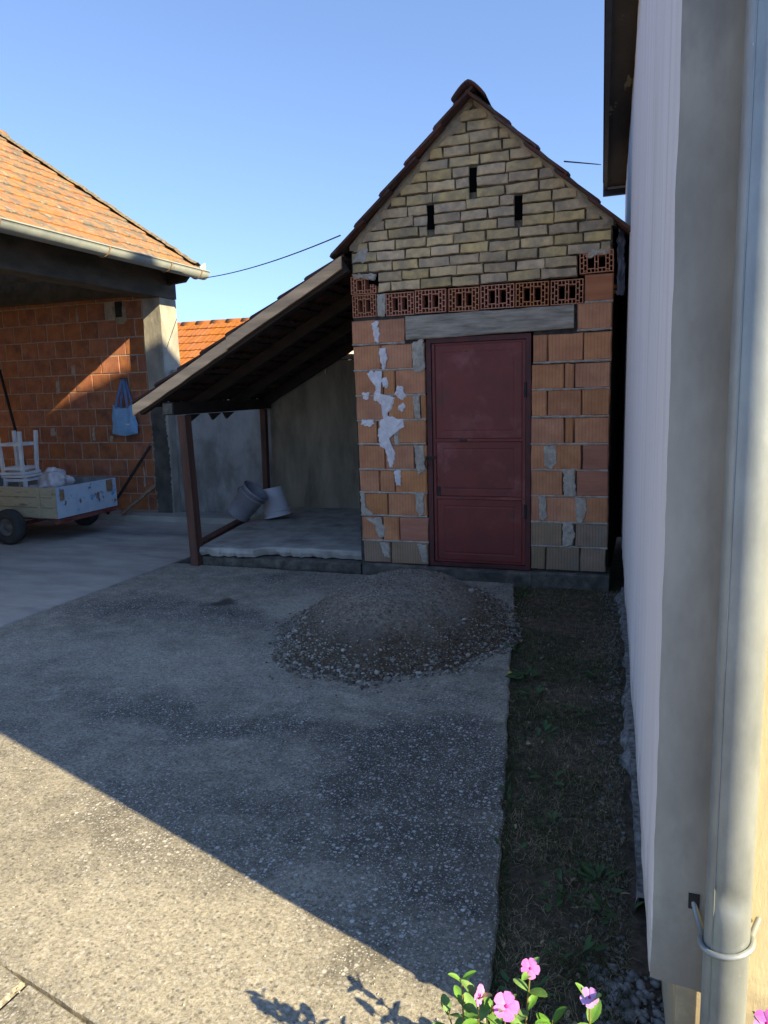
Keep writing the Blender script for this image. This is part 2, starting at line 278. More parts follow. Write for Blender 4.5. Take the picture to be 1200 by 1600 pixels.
# damp, darker foot of the gravel heap
m = M['pile']; n = m.node_tree.nodes; l = m.node_tree.links; b = n['Principled BSDF']; src = b.inputs['Base Color'].links[0].from_socket
g = n.new('ShaderNodeNewGeometry'); sp = n.new('ShaderNodeSeparateXYZ'); l.new(g.outputs['Position'], sp.inputs[0])
t = n.new('ShaderNodeTexNoise'); t.inputs['Scale'].default_value = 4; t.inputs['Detail'].default_value = 6; l.new(g.outputs['Position'], t.inputs['Vector'])
q = n.new('ShaderNodeMath'); q.operation = 'MULTIPLY_ADD'; l.new(t.outputs['Fac'], q.inputs[0]); q.inputs[1].default_value = .28; l.new(sp.outputs[2], q.inputs[2])
r_ = n.new('ShaderNodeMapRange'); l.new(q.outputs[0], r_.inputs[0]); r_.inputs[1].default_value = .24; r_.inputs[2].default_value = .40; r_.inputs[3].default_value = 1; r_.inputs[4].default_value = 0
x = n.new('ShaderNodeMix'); x.data_type = 'RGBA'; l.new(r_.outputs[0], x.inputs[0]); l.new(src, x.inputs[6])
x2 = n.new('ShaderNodeMix'); x2.data_type = 'RGBA'; x2.blend_type = 'MULTIPLY'; x2.inputs[0].default_value = 1; l.new(src, x2.inputs[6]); x2.inputs[7].default_value = (.50, .43, .36, 1)
l.new(x2.outputs[2], x.inputs[7]); l.new(x.outputs[2], b.inputs['Base Color'])
# petal leaf translucency
for k in ('leaf', 'petal', 'petalpale'):
    m = M[k]; b = m.node_tree.nodes['Principled BSDF']
    b.inputs['Transmission Weight'].default_value = 0
    b.inputs['Subsurface Weight'].default_value = .25; b.inputs['Subsurface Scale'].default_value = .01

# ------------------------------------------------------------------ mesh helpers
def V(*a): return Vector(a)
class MB:
    def __init__(s): s.v = []; s.f = []; s.sm = []
    def add(s, vs, fs, sm=False):
        o = len(s.v); s.v += [Vector(x) for x in vs]; s.f += [tuple(i+o for i in f) for f in fs]; s.sm += [sm]*len(fs)
        return s
    def box(s, x0, x1, y0, y1, z0, z1):
        return s.add([(x, y, z) for z in (z0, z1) for y in (y0, y1) for x in (x0, x1)],
                     [(0, 2, 3, 1), (4, 5, 7, 6), (0, 1, 5, 4), (2, 6, 7, 3), (0, 4, 6, 2), (1, 3, 7, 5)])
    def bar(s, p0, p1, w, h, upv=(0, 0, 1)):
        p0, p1 = Vector(p0), Vector(p1); d = (p1-p0).normalized(); u_ = Vector(upv)
        a = d.cross(u_)
        if a.length < 1e-4: a = d.cross(Vector((0, 1, 0)))
        a.normalize(); b = a.cross(d).normalized()
        vs = [p+a*sx*w/2+b*sy*h/2 for p in (p0, p1) for sy in (-1, 1) for sx in (-1, 1)]
        return s.add(vs, [(0, 2, 3, 1), (4, 5, 7, 6), (0, 1, 5, 4), (2, 6, 7, 3), (0, 4, 6, 2), (1, 3, 7, 5)])
    def tube(s, pts, r, n=8, cap=True):
        pts = [Vector(p) for p in pts]; vs = []; k = len(pts)
        rs = r if hasattr(r, '__len__') else [r]*k
        t0 = (pts[1]-pts[0]).normalized(); a = t0.orthogonal().normalized()
        for i, p in enumerate(pts):
            t = (pts[min(i+1, k-1)]-pts[max(i-1, 0)]).normalized()
            a = (a-t*a.dot(t)).normalized(); b = t.cross(a)
            for j in range(n):
                q = 2*math.pi*j/n; vs.append(p+(a*math.cos(q)+b*math.sin(q))*rs[i])
        fs = [(i*n+j, i*n+(j+1) % n, (i+1)*n+(j+1) % n, (i+1)*n+j) for i in range(k-1) for j in range(n)]
        s.add(vs, fs, True)
        if cap: s.add(vs[:n], [tuple(range(n-1, -1, -1))]); s.add(vs[-n:], [tuple(range(n))])
        return s
    def lathe(s, prof, c, axis=(0, 0, 1), n=24):
        axis = Vector(axis).normalized(); a = axis.orthogonal().normalized(); b = axis.cross(a); c = Vector(c)
        vs = [c+axis*h+(a*math.cos(2*math.pi*j/n)+b*math.sin(2*math.pi*j/n))*r for r, h in prof for j in range(n)]
        k = len(prof)
        return s.add(vs, [(i*n+j, i*n+(j+1) % n, (i+1)*n+(j+1) % n, (i+1)*n+j) for i in range(k-1) for j in range(n)], True)
    def prism(s, poly, y0, y1):
        """poly: (x,z) points, extruded along Y"""
        n = len(poly)
        vs = [(x, y0, z) for x, z in poly]+[(x, y1, z) for x, z in poly]
        return s.add(vs, [tuple(range(n)), tuple(range(2*n-1, n-1, -1))]+[(i, i+n, (i+1) % n+n, (i+1) % n) for i in range(n)])
    def mesh(s, name, m, origin=None):
        o = Vector(origin) if origin is not None else s.centre()
        me = bpy.data.meshes.new(name); me.from_pydata([tuple(v-o) for v in s.v], [], s.f)
        me.polygons.foreach_set('use_smooth', s.sm)
        me.materials.append(m); me.update(); return me
    def centre(s):
        lo = Vector((min(v.x for v in s.v), min(v.y for v in s.v), min(v.z for v in s.v)))
        hi = Vector((max(v.x for v in s.v), max(v.y for v in s.v), max(v.z for v in s.v)))
        return (lo+hi)/2
WL = {}
def link(o, parent, wloc):
    COL.objects.link(o); WL[o.name] = Vector(wloc)
    o.location = Vector(wloc)-(WL[parent.name] if parent else Vector((0, 0, 0)))
    if parent: o.parent = parent
    return o
def part(name, mb, m, parent, kind=None, label=None):
    c = mb.centre(); o = bpy.data.objects.new(name, mb.mesh(name, M[m] if isinstance(m, str) else m, c))
    link(o, parent, c)
    if kind: o['kind'] = kind
    if label: o['label'] = label
    return o
def thing(name, loc, label, cat, group=None):
    o = bpy.data.objects.new(name, None); o.empty_display_size = .1; link(o, None, loc)
    o['label'] = label; o['category'] = cat
    if group: o['group'] = group
    return o
def solo(name, mb, m, label, cat, group=None, kind=None):
    o = part(name, mb, m, None, kind); o['label'] = label; o['category'] = cat
    if group: o['group'] = group
    return o
def struct(name, mb, m, label=None, parent=None):
    o = part(name, mb, m, parent); o['kind'] = 'structure'
    if label: o['label'] = label
    return o
def inst(name, me, mtx, parent):
    o = bpy.data.objects.new(name, me); COL.objects.link(o); o.parent = parent
    mm = Matrix.Translation(-(WL[parent.name] if parent else Vector((0, 0, 0)))) @ mtx
    o.matrix_local = mm
    return o
def fn(p, s=1., seed=0): return noise.noise(Vector(p)*s+Vector((seed*7.3, seed*3.1, seed*1.7)))

def stone(w, h, d, nx=3, nz=1, bev=.006, jit=.003, rng=R, warp=.003):
    """brick or block with a rounded, uneven front face; front at -Y, centred"""
    mb = MB(); vs = []; fs = []
    for j in range(nz+1):
        for i in range(nx+1):
            vs.append((-w/2+bev+(w-2*bev)*i/nx+rng.uniform(-jit, jit)*.5, -d/2+rng.uniform(-jit, jit)*.8, -h/2+bev+(h-2*bev)*j/nz+rng.uniform(-jit, jit)*.5))
    idx = lambda i, j: j*(nx+1)+i
    for j in range(nz):
        for i in range(nx): fs.append((idx(i, j), idx(i+1, j), idx(i+1, j+1), idx(i, j+1)))
    ring = [idx(i, 0) for i in range(nx+1)]+[idx(nx, j) for j in range(1, nz+1)]+[idx(i, nz) for i in range(nx-1, -1, -1)]+[idx(0, j) for j in range(nz-1, 0, -1)]
    k = len(ring); base = len(vs)
    for q in ring:
        x, y, z = vs[q]
        fx = (1 if x > 0 else -1) if abs(abs(x)-(w/2-bev)) < jit+1e-6 else 0
        fz = (1 if z > 0 else -1) if abs(abs(z)-(h/2-bev)) < jit+1e-6 else 0
        vs.append((x+fx*bev+rng.uniform(-warp, warp), -d/2+bev+rng.uniform(0, jit), z+fz*bev+rng.uniform(-warp, warp)))
    for q in range(k):
        x, y, z = vs[base+q]; vs.append((x, d/2, z))
    for q in range(k):
        q2 = (q+1) % k
        fs.append((ring[q], base+q, base+q2, ring[q2])); fs.append((base+q, base+k+q, base+k+q2, base+q2))
    mb.add(vs, fs); return mb
def place_stone(name, x0, x1, z0, z1, yf, d, m, parent, rot=0, **kw):
    mb = stone(x1-x0, z1-z0, d, **kw)
    me = mb.mesh(name, M[m], (0, 0, 0))
    return inst(name, me, Matrix.Translation(((x0+x1)/2, yf+d/2, (z0+z1)/2)) @ Matrix.Rotation(rot, 4, 'Y'), parent)

def patch(pts, yf, th, m, parent, name='plaster_patch', seed=1, amp=.012):
    """smear on a -Y wall: ragged outline, domed"""
    P = []
    n = len(pts)
    for i in range(n):
        a = Vector((pts[i][0], 0, pts[i][1])); b = Vector((pts[(i+1) % n][0], 0, pts[(i+1) % n][1]))
        st = max(1, int((b-a).length/.011))
        for k in range(st):
            p = a.lerp(b, k/st); q = Vector((fn(p, 32, seed), 0, fn(p, 32, seed+9)))*amp*1.1+Vector((fn(p, 95, seed), 0, fn(p, 95, seed+9)))*amp*.7
            P.append(p+q)
    c = sum(P, Vector())/len(P)
    mb = MB(); k = len(P)
    vs = [V(p.x, yf, p.z) for p in P]+[V(p.x*.9+c.x*.1, yf-th*(.7+.5*fn(p, 30, seed+3)), p.z*.93+c.z*.07) for p in P]
    vs += [V(p.x*.45+c.x*.55, yf-th*(1+.6*fn(p, 25, seed+4)), p.z*.5+c.z*.5) for p in P]
    vs.append(V(c.x, yf-th*1.1, c.z))
    fs = []
    for i in range(k):
        j = (i+1) % k
        fs += [(i, j, k+j, k+i), (k+i, k+j, 2*k+j, 2*k+i), (2*k+i, 2*k+j, 3*k)]
    mb.add(vs, fs, False)
    # outline may run either way: make faces point to -Y
    A = sum(P[i].x*P[(i+1) % k].z-P[(i+1) % k].x*P[i].z for i in range(k))
    if A < 0: mb.f = [tuple(reversed(f)) for f in mb.f]
    return part(name, mb, m, parent)

def tile_mesh(name, m, w=.236, L=.41, t=.013, seed=0, lod=False, amp=1.):
    """interlocking clay tile: x across, y up the slope, z out"""
    xs = [0, .25, .36, .5, .64, .75, 1] if lod else [0, .1, .2, .3, .42, .5, .58, .7, .8, .9, 1]
    def prof(u): return amp*(.017*math.exp(-((u-.5)/.12)**2)+.015*math.exp(-((u-.96)/.07)**2))
    ys = [0, .06, 1]
    vs = []; fs = []; n = len(xs)
    for side in (0, 1):
        for y in ys:
            for u in xs:
                z = prof(u)-(.008 if (y == 0) else 0)-side*t
                vs.append(((u-.5)*w, y*L, z))
    def id(s, j, i): return s*n*3+j*n+i
    for j in range(2):
        for i in range(n-1):
            fs.append((id(0, j, i), id(0, j, i+1), id(0, j+1, i+1), id(0, j+1, i)))
            fs.append((id(1, j, i), id(1, j+1, i), id(1, j+1, i+1), id(1, j, i+1)))
    for i in range(n-1): fs.append((id(0, 0, i), id(1, 0, i), id(1, 0, i+1), id(0, 0, i+1)))
    for j in range(2):
        fs.append((id(0, j, 0), id(0, j+1, 0), id(1, j+1, 0), id(1, j, 0)))
        fs.append((id(0, j, n-1), id(1, j, n-1), id(1, j+1, n-1), id(0, j+1, n-1)))
    mb = MB(); mb.add(vs, fs); return mb.mesh(name, M[m], (0, 0, 0))
def roof(parent, me, P0, a, u, na, nu, pw=.23, ex=.33, skip=(), jit=.006, slide={}):
    a, u = Vector(a).normalized(), Vector(u).normalized(); n = a.cross(u).normalized()
    for j in range(nu):
        for i in range(na):
            if (i, j) in skip: continue
            p = Vector(P0)+a*(pw*(i+.5)+R.uniform(-jit, jit)*.6)+u*(ex*j+R.uniform(-jit, jit)+slide.get((i, j), 0))+n*(.026+R.uniform(-.002, .003))
            mt = Matrix((a, u, n)).transposed().to_4x4()
            mt = mt @ Matrix.Rotation(-.075+R.uniform(-.01, .01), 4, 'X') @ Matrix.Rotation(R.uniform(-.012, .012), 4, 'Z')
            inst('roof_tile', me, Matrix.Translation(p) @ mt, parent)
def ridge(parent, m, p0, p1, n, r=.10, L=None):
    p0, p1 = Vector(p0), Vector(p1); d = (p1-p0).normalized(); L = (p1-p0).length/n
    s = d.cross(Vector((0, 0, 1))).normalized()
    mb = MB(); vs = []; k = 10
    for y, rr in ((-.03, r*1.06), (L*.5, r), (L, r*.94)):
        for i in range(k+1):
            q = 1-2*i/k; vs.append(s*q*rr*1.08+Vector((0, 0, 1))*(rr*(.42-.95*abs(q)**1.5))+d*y)
    nn = k+1
    vs2 = [v-Vector((0, 0, .016)) for v in vs]
    fs = [(j*nn+i, j*nn+i+1, (j+1)*nn+i+1, (j+1)*nn+i) for j in range(2) for i in range(k)]
    o = len(vs)
    fs += [(o+j*nn+i, o+(j+1)*nn+i, o+(j+1)*nn+i+1, o+j*nn+i+1) for j in range(2) for i in range(k)]
    fs += [(i, o+i, o+i+1, i+1) for i in range(k)]
    mb.add(vs+vs2, fs, True); me = mb.mesh('ridge_tile', M[m], (0, 0, 0))
    for i in range(n): inst('ridge_tile', me, Matrix.Translation(p0+d*L*i+V(0, 0, R.uniform(-.004, .004))), parent)

# ================================================================== SETTING
mb = MB(); mb.add([(-300, -300, -.09), (300, -300, -.09), (300, 600, -.09), (-300, 600, -.09)], [(0, 1, 2, 3)])
struct('ground', mb, 'ground')
def sheet(x0, x1, y0, y1, n, m, f, edge=None):
    pass
EDGE = lambda y: -.081-.1572*y           # right edge of the yard concrete
def jag(p, s=9, a=.012, sd=0): return fn((p[0], p[1], 0), s, sd)*a
def slab_poly(pts, z0, z1, step=.12, amp=.012, seed=0):
    P = []
    for i in range(len(pts)):
        a = Vector((*pts[i], 0)); b = Vector((*pts[(i+1) % len(pts)], 0)); k = max(1, int((b-a).length/step))
        d = (b-a).normalized(); nn = Vector((d.y, -d.x, 0))
        for q in range(k):
            p = a.lerp(b, q/k); P.append(p+nn*(fn(p, 6, seed)*amp+fn(p, 25, seed+1)*amp*.5))
    n = len(P); mb = MB()
    b = .008
    c = sum(P, Vector())/n
    vs = [(p.x, p.y, z0) for p in P]+[(p.x, p.y, z1-b) for p in P]+[tuple((p+(c-p).normalized()*b*1.2)[:2])+(z1,) for p in P]
    mb.add(vs, [tuple(range(2*n, 3*n))]+[(r_*n+i, r_*n+(i+1) % n, (r_+1)*n+(i+1) % n, (r_+1)*n+i) for r_ in (0, 1) for i in range(n)])
    return mb
yj = lambda x: 1.38-.225*(x+1.602)      # joint that closes the yard pour near the camera
# main pour with a fan of tint from material only
YA = [(-4.42, yj(-4.42)+.008), (EDGE(1.0)+.6, yj(.36)+.008), (.30, .95), (EDGE(1.35)+.02, 1.40), (EDGE(2), 2.0), (EDGE(3.2), 3.2), (EDGE(4.5), 4.5), (EDGE(6.04), 6.04), (-4.42, 6.04)]
YA = [(-4.42, yj(-4.42)+.008), (-.28, yj(-.28)+.008), (EDGE(1.35)-.03, 1.40), (EDGE(2), 2.0), (EDGE(3.2), 3.2), (EDGE(4.5), 4.5), (EDGE(6.0), 6.0), (-4.42, 6.0)]
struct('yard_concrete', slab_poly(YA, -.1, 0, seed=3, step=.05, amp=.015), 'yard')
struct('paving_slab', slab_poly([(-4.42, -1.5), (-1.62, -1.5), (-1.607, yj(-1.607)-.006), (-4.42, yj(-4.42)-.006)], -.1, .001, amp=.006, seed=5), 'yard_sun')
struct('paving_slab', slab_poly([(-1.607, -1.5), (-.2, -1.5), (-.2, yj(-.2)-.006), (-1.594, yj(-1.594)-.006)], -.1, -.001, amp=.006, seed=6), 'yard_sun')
struct('driveway', slab_poly([(-13, -3), (-4.435, -3), (-4.435, 6.3), (-4.62, 8.5), (-13, 8.5)], -.1, -.004, amp=.008, seed=8, step=.2), 'drive')
mb = MB(); mb.box(-13, -4.46, 8.1, 8.495, -.05, .07); struct('kerb_strip', mb, 'drive')
# soil strip, uneven
def wallx(y): return .11-.047*y
def grid_mesh(nu, nv, f):
    vs = [f(i/nu, j/nv) for j in range(nv+1) for i in range(nu+1)]
    fs = [(j*(nu+1)+i, j*(nu+1)+i+1, (j+1)*(nu+1)+i+1, (j+1)*(nu+1)+i) for j in range(nv) for i in range(nu)]
    mb = MB(); mb.add(vs, fs, True); return mb
def soil(u_, v_):
    y = -.3+v_*6.4; x0 = EDGE(max(y, 1.3))-.02 if y > 1.3 else -.3; x1 = wallx(y)+.1 if y > 1.55 else 1.6
    x = x0+(x1-x0)*u_
    return (x, y, soilz(x, y))
def soilz(x, y): return -.028+fn((x, y, 0), 3, 1)*.012+fn((x, y, 0), 14, 2)*.008
struct('soil_strip', grid_mesh(40, 170, soil), 'soil')

# ================================================================== SHED
shed = thing('brick_shed', (-1.36, 7.2, 0), 'narrow shed of orange hollow blocks with yellow brick gable and red metal door', 'shed')
YF = 6.05
rowsL = [(2.021,2.227,[-2.442,-2.218,-1.954]),(1.801,2.015,[-2.438,-2.178,-1.892,-1.785]),(1.584,1.801,[-2.428,-2.167,-2.057,-1.784]),
(1.371,1.584,[-2.424,-2.127,-1.884,-1.839,-1.782]),(1.166,1.371,[-2.419,-2.227,-2.074,-1.786]),(0.942,1.160,[-2.415,-2.163,-1.893,-1.784]),
(0.738,0.942,[-2.417,-2.223,-2.08,-1.783]),(0.532,0.738,[-2.412,-2.151,-1.787]),(0.306,0.526,[-2.407,-2.205,-2.049,-1.779]),(0.101,0.306,[-2.396,-2.133,-1.783])]
rowsR = [(2.252,2.463,[-0.498,-0.281]),(2.044,2.252,[-0.553,-0.287]),(1.808,2.029,[-0.892,-0.772,-0.497,-0.287]),(1.595,1.799,[-0.901,-0.64,-0.562,-0.292]),
(1.379,1.595,[-0.9,-0.773,-0.505,-0.292]),(1.160,1.374,[-0.905,-0.636,-0.561,-0.293]),(0.950,1.160,[-0.904,-0.755,-0.499,-0.294]),
(0.737,0.950,[-0.903,-0.641,-0.541,-0.289]),(0.521,0.737,[-0.902,-0.803,-0.523,-0.29]),(0.319,0.521,[-0.901,-0.642,-0.545,-0.286]),(0.115,0.319,[-0.901,-0.775,-0.502,-0.297])]
bed = MB()
def bedline(x0, x1, z, th, yf):
    n = max(2, int((x1-x0)/.03)); vs = []
    for i in range(n+1):
        x = x0+(x1-x0)*i/n; h = th*(.75+.5*fn((x, z, 0), 22, 3)); dy = .004*fn((x, z, 1), 30, 5); zz = z+.003*fn((x, z, 2), 12)
        vs += [(x, yf+.1, zz-h), (x, yf+.004+dy, zz-h), (x, yf-.003+dy, zz), (x, yf+.004+dy, zz+h), (x, yf+.1, zz+h)]
    fs = [(i*5+k, i*5+k+1, (i+1)*5+k+1, (i+1)*5+k)[::-1] for i in range(n) for k in range(4)]
    bed.add(vs, fs)
for rows in (rowsL, rowsR):
    for ri, (z0, z1, xs) in enumerate(rows):
        for a, b in zip(xs, xs[1:]):
            w = b-a
            last = ri >= len(rows)-(2 if rows is rowsR else 1)
            mname = 'blockdirty' if last else ('blockflat' if (round(a, 3) in (-.498, -2.049, -.499, -.541) or (rows is rowsR and a == -.901 and ri == 9)) else 'block')
            place_stone('block', a+.005, b-.005, z0+.006, z1-.005, YF+R.uniform(-.003, .005), .12, mname, shed, rot=R.uniform(-.006, .006), nx=3, nz=2, bev=.007, jit=.003)
        if z0 > .2: bedline(xs[0]+.004, xs[-1]-.004, z0+.001, .011, YF)
part('mortar_beds', bed, 'mortar', shed, 'stuff')
# cores of the front wall behind blocks and bricks
mb = MB(); mb.box(-2.425, -1.80, YF+.02, YF+.26, .0, 2.25); mb.box(-.885, -.30, YF+.02, YF+.26, 0, 2.25)
part('wall_core', mb, 'dark', shed)
mb = MB(); mb.box(-2.425, -.50, YF+.10, YF+.26, 2.252, 2.61); mb.box(-.499, -.30, YF+.10, YF+.26, 2.462, 2.61); part('wall_core', mb, 'void', shed)  # black backing stands for the shade behind the perforations
mb = MB(); mb.prism([(-2.425, 2.612), (-.30, 2.612), (-.30, 2.88), (-1.36, 3.88), (-2.425, 2.88)], YF+.024, YF+.26)
mb.box(-2.18, -.555, YF+.024, YF+.07, 2.45, 2.611); part('wall_core', mb, 'joint', shed)
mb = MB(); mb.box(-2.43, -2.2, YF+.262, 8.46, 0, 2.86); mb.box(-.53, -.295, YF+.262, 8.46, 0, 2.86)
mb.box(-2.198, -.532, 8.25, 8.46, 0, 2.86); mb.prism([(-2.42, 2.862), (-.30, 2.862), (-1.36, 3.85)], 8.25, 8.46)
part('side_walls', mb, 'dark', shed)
mb = MB(); mb.box(-.2935, -.16, 8.2, 8.23, 0, 2.8); part('gap_light_block', mb, 'wooddark', shed)  # added board, blocks the light showing through the gap
# perforated blocks
def perf_mesh(broken=0):
    w, h, d, t = .262, .186, .13, .0075
    mb = MB(); rr = random.Random(3)
    cols = [(.028, 4, 0), (.028, 4, 1), (.062, 'B', 0), (.026, 3, 1), (.062, 'B', 0), (.028, 4, 1), (.028, 4, 0)]
    tot = sum(c[0] for c in cols); sc = (w-t)/tot; x = -w/2
    mb.box(x, x+t, -d/2, d/2, -h/2, h/2); x += t
    for ci, (cw, n, st) in enumerate(cols):
        cw = cw*sc; ia, ib = x, x+cw-t
        segs = []
        if n == 'B':
            segs = [(-h/2, -h/2+t), (-h/2+.034, -h/2+.034+t), (h/2-.034-t, h/2-.034), (h/2-t, h/2)]
            m_ = (ia+ib)/2
            mb.box(m_-t/2, m_+t/2, -d/2+.001, d/2, -h/2+t, -h/2+.034); mb.box(m_-t/2, m_+t/2, -d/2+.001, d/2, h/2-.034, h/2-t)
        else:
            ph = h/n; off = ph/2 if st else 0
            segs = [(-h/2, -h/2+t), (h/2-t, h/2)]
            zz = -h/2+ph-off
            while zz < h/2-.012:
                if zz > -h/2+.012: segs.append((zz-t/2, zz+t/2))
                zz += ph
        for a, b in segs:
            if broken and ci >= 4 and a > -.01: continue
            mb.box(ia, ib, -d/2+.0005, d/2, a, b)
        hh = h/2 if not (broken and ci >= 4) else h*(.0 if ci < 6 else -.1)
        mb.box(ib, ib+t, -d/2, d/2, -h/2, hh); x += cw
    return mb
pm = perf_mesh(); pmesh = pm.mesh('perforated_block', M['perf'], (0, 0, 0)); pbroken = perf_mesh(1).mesh('perforated_block', M['perf'], (0, 0, 0))
perfs = [(-2.428,-2.206),(-2.124,-1.87),(-1.865,-1.596),(-1.579,-1.319),(-1.313,-1.035),(-1.03,-0.765),(-0.755,-0.503)]
for a, b in perfs:
    w = b-a-.006
    inst('perforated_block', pmesh, Matrix.Translation(((a+b)/2, YF+.065+R.uniform(-.002, .004), 2.342+R.uniform(-.003, .003))) @ Matrix.Rotation(R.uniform(-.01, .01), 4, 'Y') @ Matrix.Diagonal((w/.262, 1, 1, 1)), shed)
inst('perforated_block', pbroken, Matrix.Translation((-2.318, YF+.065, 2.516)) @ Matrix.Diagonal((.228/.262, 1, .78, 1)), shed)
inst('perforated_block', pmesh, Matrix.Translation((-.412, YF+.065, 2.548)) @ Matrix.Rotation(-.02, 4, 'Y') @ Matrix.Diagonal((.95, 1, .86, 1)), shed)
patch([(-2.20, 2.25), (-2.13, 2.25), (-2.125, 2.43), (-2.20, 2.43)], YF+.01, .012, 'mortar', shed, seed=4, amp=.008)
patch([(-.50, 2.585), (-.30, 2.60), (-.31, 2.64), (-.49, 2.635)], YF+.02, .02, 'mortar', shed, seed=5)
patch([(-2.42, 2.575), (-2.22, 2.55), (-2.20, 2.60), (-2.43, 2.62)], YF+.02, .02, 'mortar', shed, seed=6)
mb = MB(); mb.box(-.50, -.29, YF+.02, YF+.25, 2.25, 2.46); part('wall_core', mb, 'dark', shed)
# lintel
mb = MB()
n = 26; vs = []
for i in range(n+1):
    x = -1.945+1.372*i/n; e0 = fn((x, 0, 0), 9, 1)*.005; e1 = fn((x, 0, 0), 9, 2)*.006
    z0 = 2.039+.026*i/n+e0; z1 = 2.232+.008*i/n+e1
    vs += [(x, YF+.2, z0), (x, YF-.012, z0), (x, YF-.018, z0+.008), (x, YF-.018+.004*fn((x, 1, 0), 14), (z0+z1)/2), (x, YF-.018, z1-.008), (x, YF-.01, z1), (x, YF+.2, z1)]
fs = [(i*7+k, i*7+k+1, (i+1)*7+k+1, (i+1)*7+k)[::-1] for i in range(n) for k in range(6)]
mb.add(vs, fs+[tuple(range(7)), tuple(range(n*7+6, n*7-1, -1))]); part('lintel', mb, 'lintel', shed)
# ---- yellow brick gable
slots = [(-1.392, -1.340, 3.165, 3.338), (-1.744, -1.692, 2.916, 3.094), (-1.032, -.978, 2.918, 3.088)]
def gl(z): return -2.43 if z < 2.84 else -2.43+(z-2.84)/.97     # left limit
def gr(z): return -.295 if z < 2.86 else -.295-(z-2.86)/.97
pitch = .0828; z = 2.446; row = 0
sl_rows = {}
ybed = MB()
while z < 3.86:
    z0, z1 = z+.005, z+pitch-.004
    L_, Rr = gl(z1)+.012, gr(z1)-.012
    if z1 < 2.62: L_ = max(L_, -2.19); Rr = min(Rr, -.55)
    elif z1 < 2.65: Rr = min(Rr, -.30)
    cuts = [(s[0], s[1]) for s in slots if z0 < s[3]-.01 and z1 > s[2]+.01]
    x = L_ + (R.uniform(.02, .05) if row % 2 else R.uniform(-.14, -.10)); spans = []
    seg_start = L_
    bounds = []
    cs = sorted(cuts)
    regions = []; p = L_
    for a, b in cs: regions.append((p, a)); p = b
    regions.append((p, Rr))
    for (a, b) in regions:
        if b-a < .05: continue
        x = a + (0 if a != L_ else (0 if row % 2 else -.125))
        first = True
        while x < b-.03:
            ln = R.uniform(.215, .272); x1 = x+ln
            if b-x1 < .07: x1 = b if b-x < .33 else b-.13
            xa, xb = max(x, a), min(x1, b)
            if xb-xa > .035:
                nx = 4 if xb-xa > .15 else 2
                dz = R.uniform(-.003, .003)
                place_stone('brick', xa+R.uniform(.003, .009), xb-R.uniform(.003, .008), z0+dz+R.uniform(0, .004), z1+dz-R.uniform(0, .004), YF+R.uniform(-.007, .009), .1, 'ybrick', shed,
                            rot=R.uniform(-.02, .02)-.004, nx=nx, nz=1, bev=R.uniform(.003, .005), jit=.006, warp=.0035)
            x = x1
    row += 1; z += pitch
for s_ in slots: part('slot_shade_plate', MB().box(s_[0]-.003, s_[1]+.003, YF+.014, YF+.0235, s_[2]-.004, s_[3]+.004), 'void', shed)  # flat black plates stand for the shade inside the slots
# sloping mortar fillets along both verges
for sgn in (-1, 1):
    k = 60; vs = []
    for i in range(k+1):
        t = i/k; z_ = 2.80+t*1.07
        xo = (gl(z_) if sgn < 0 else gr(z_))
        wdt = .065+.05*fn((z_*2, sgn, 0), 3, 4)+.03*fn((z_, sgn, 3), 16, 2)
        xi = xo-sgn*(-1)*0
        xi = xo+(-sgn)*max(.02, wdt+.03)
        if (xi+1.36)*sgn < .0: xi = -1.36
        yf = YF-.006+.006*fn((z_, sgn, 0), 20, 7)
        vs += [(xo+sgn*.02, YF+.05, z_), (xo, yf, z_), ((xo+xi)/2, yf-.004, z_), (xi, YF+.012, z_)]
    fs = [(i*4+j, i*4+j+1, (i+1)*4+j+1, (i+1)*4+j) for i in range(k) for j in range(3)]
    if sgn > 0: fs = [tuple(reversed(f)) for f in fs]
    mb = MB(); mb.add(vs, fs); part('mortar_fillet', mb, 'ymortar', shed)
patch([(-2.42, 2.70), (-2.28, 2.70), (-2.27, 2.80), (-2.36, 2.79)], YF-.004, .006, 'mortar', shed, seed=14)
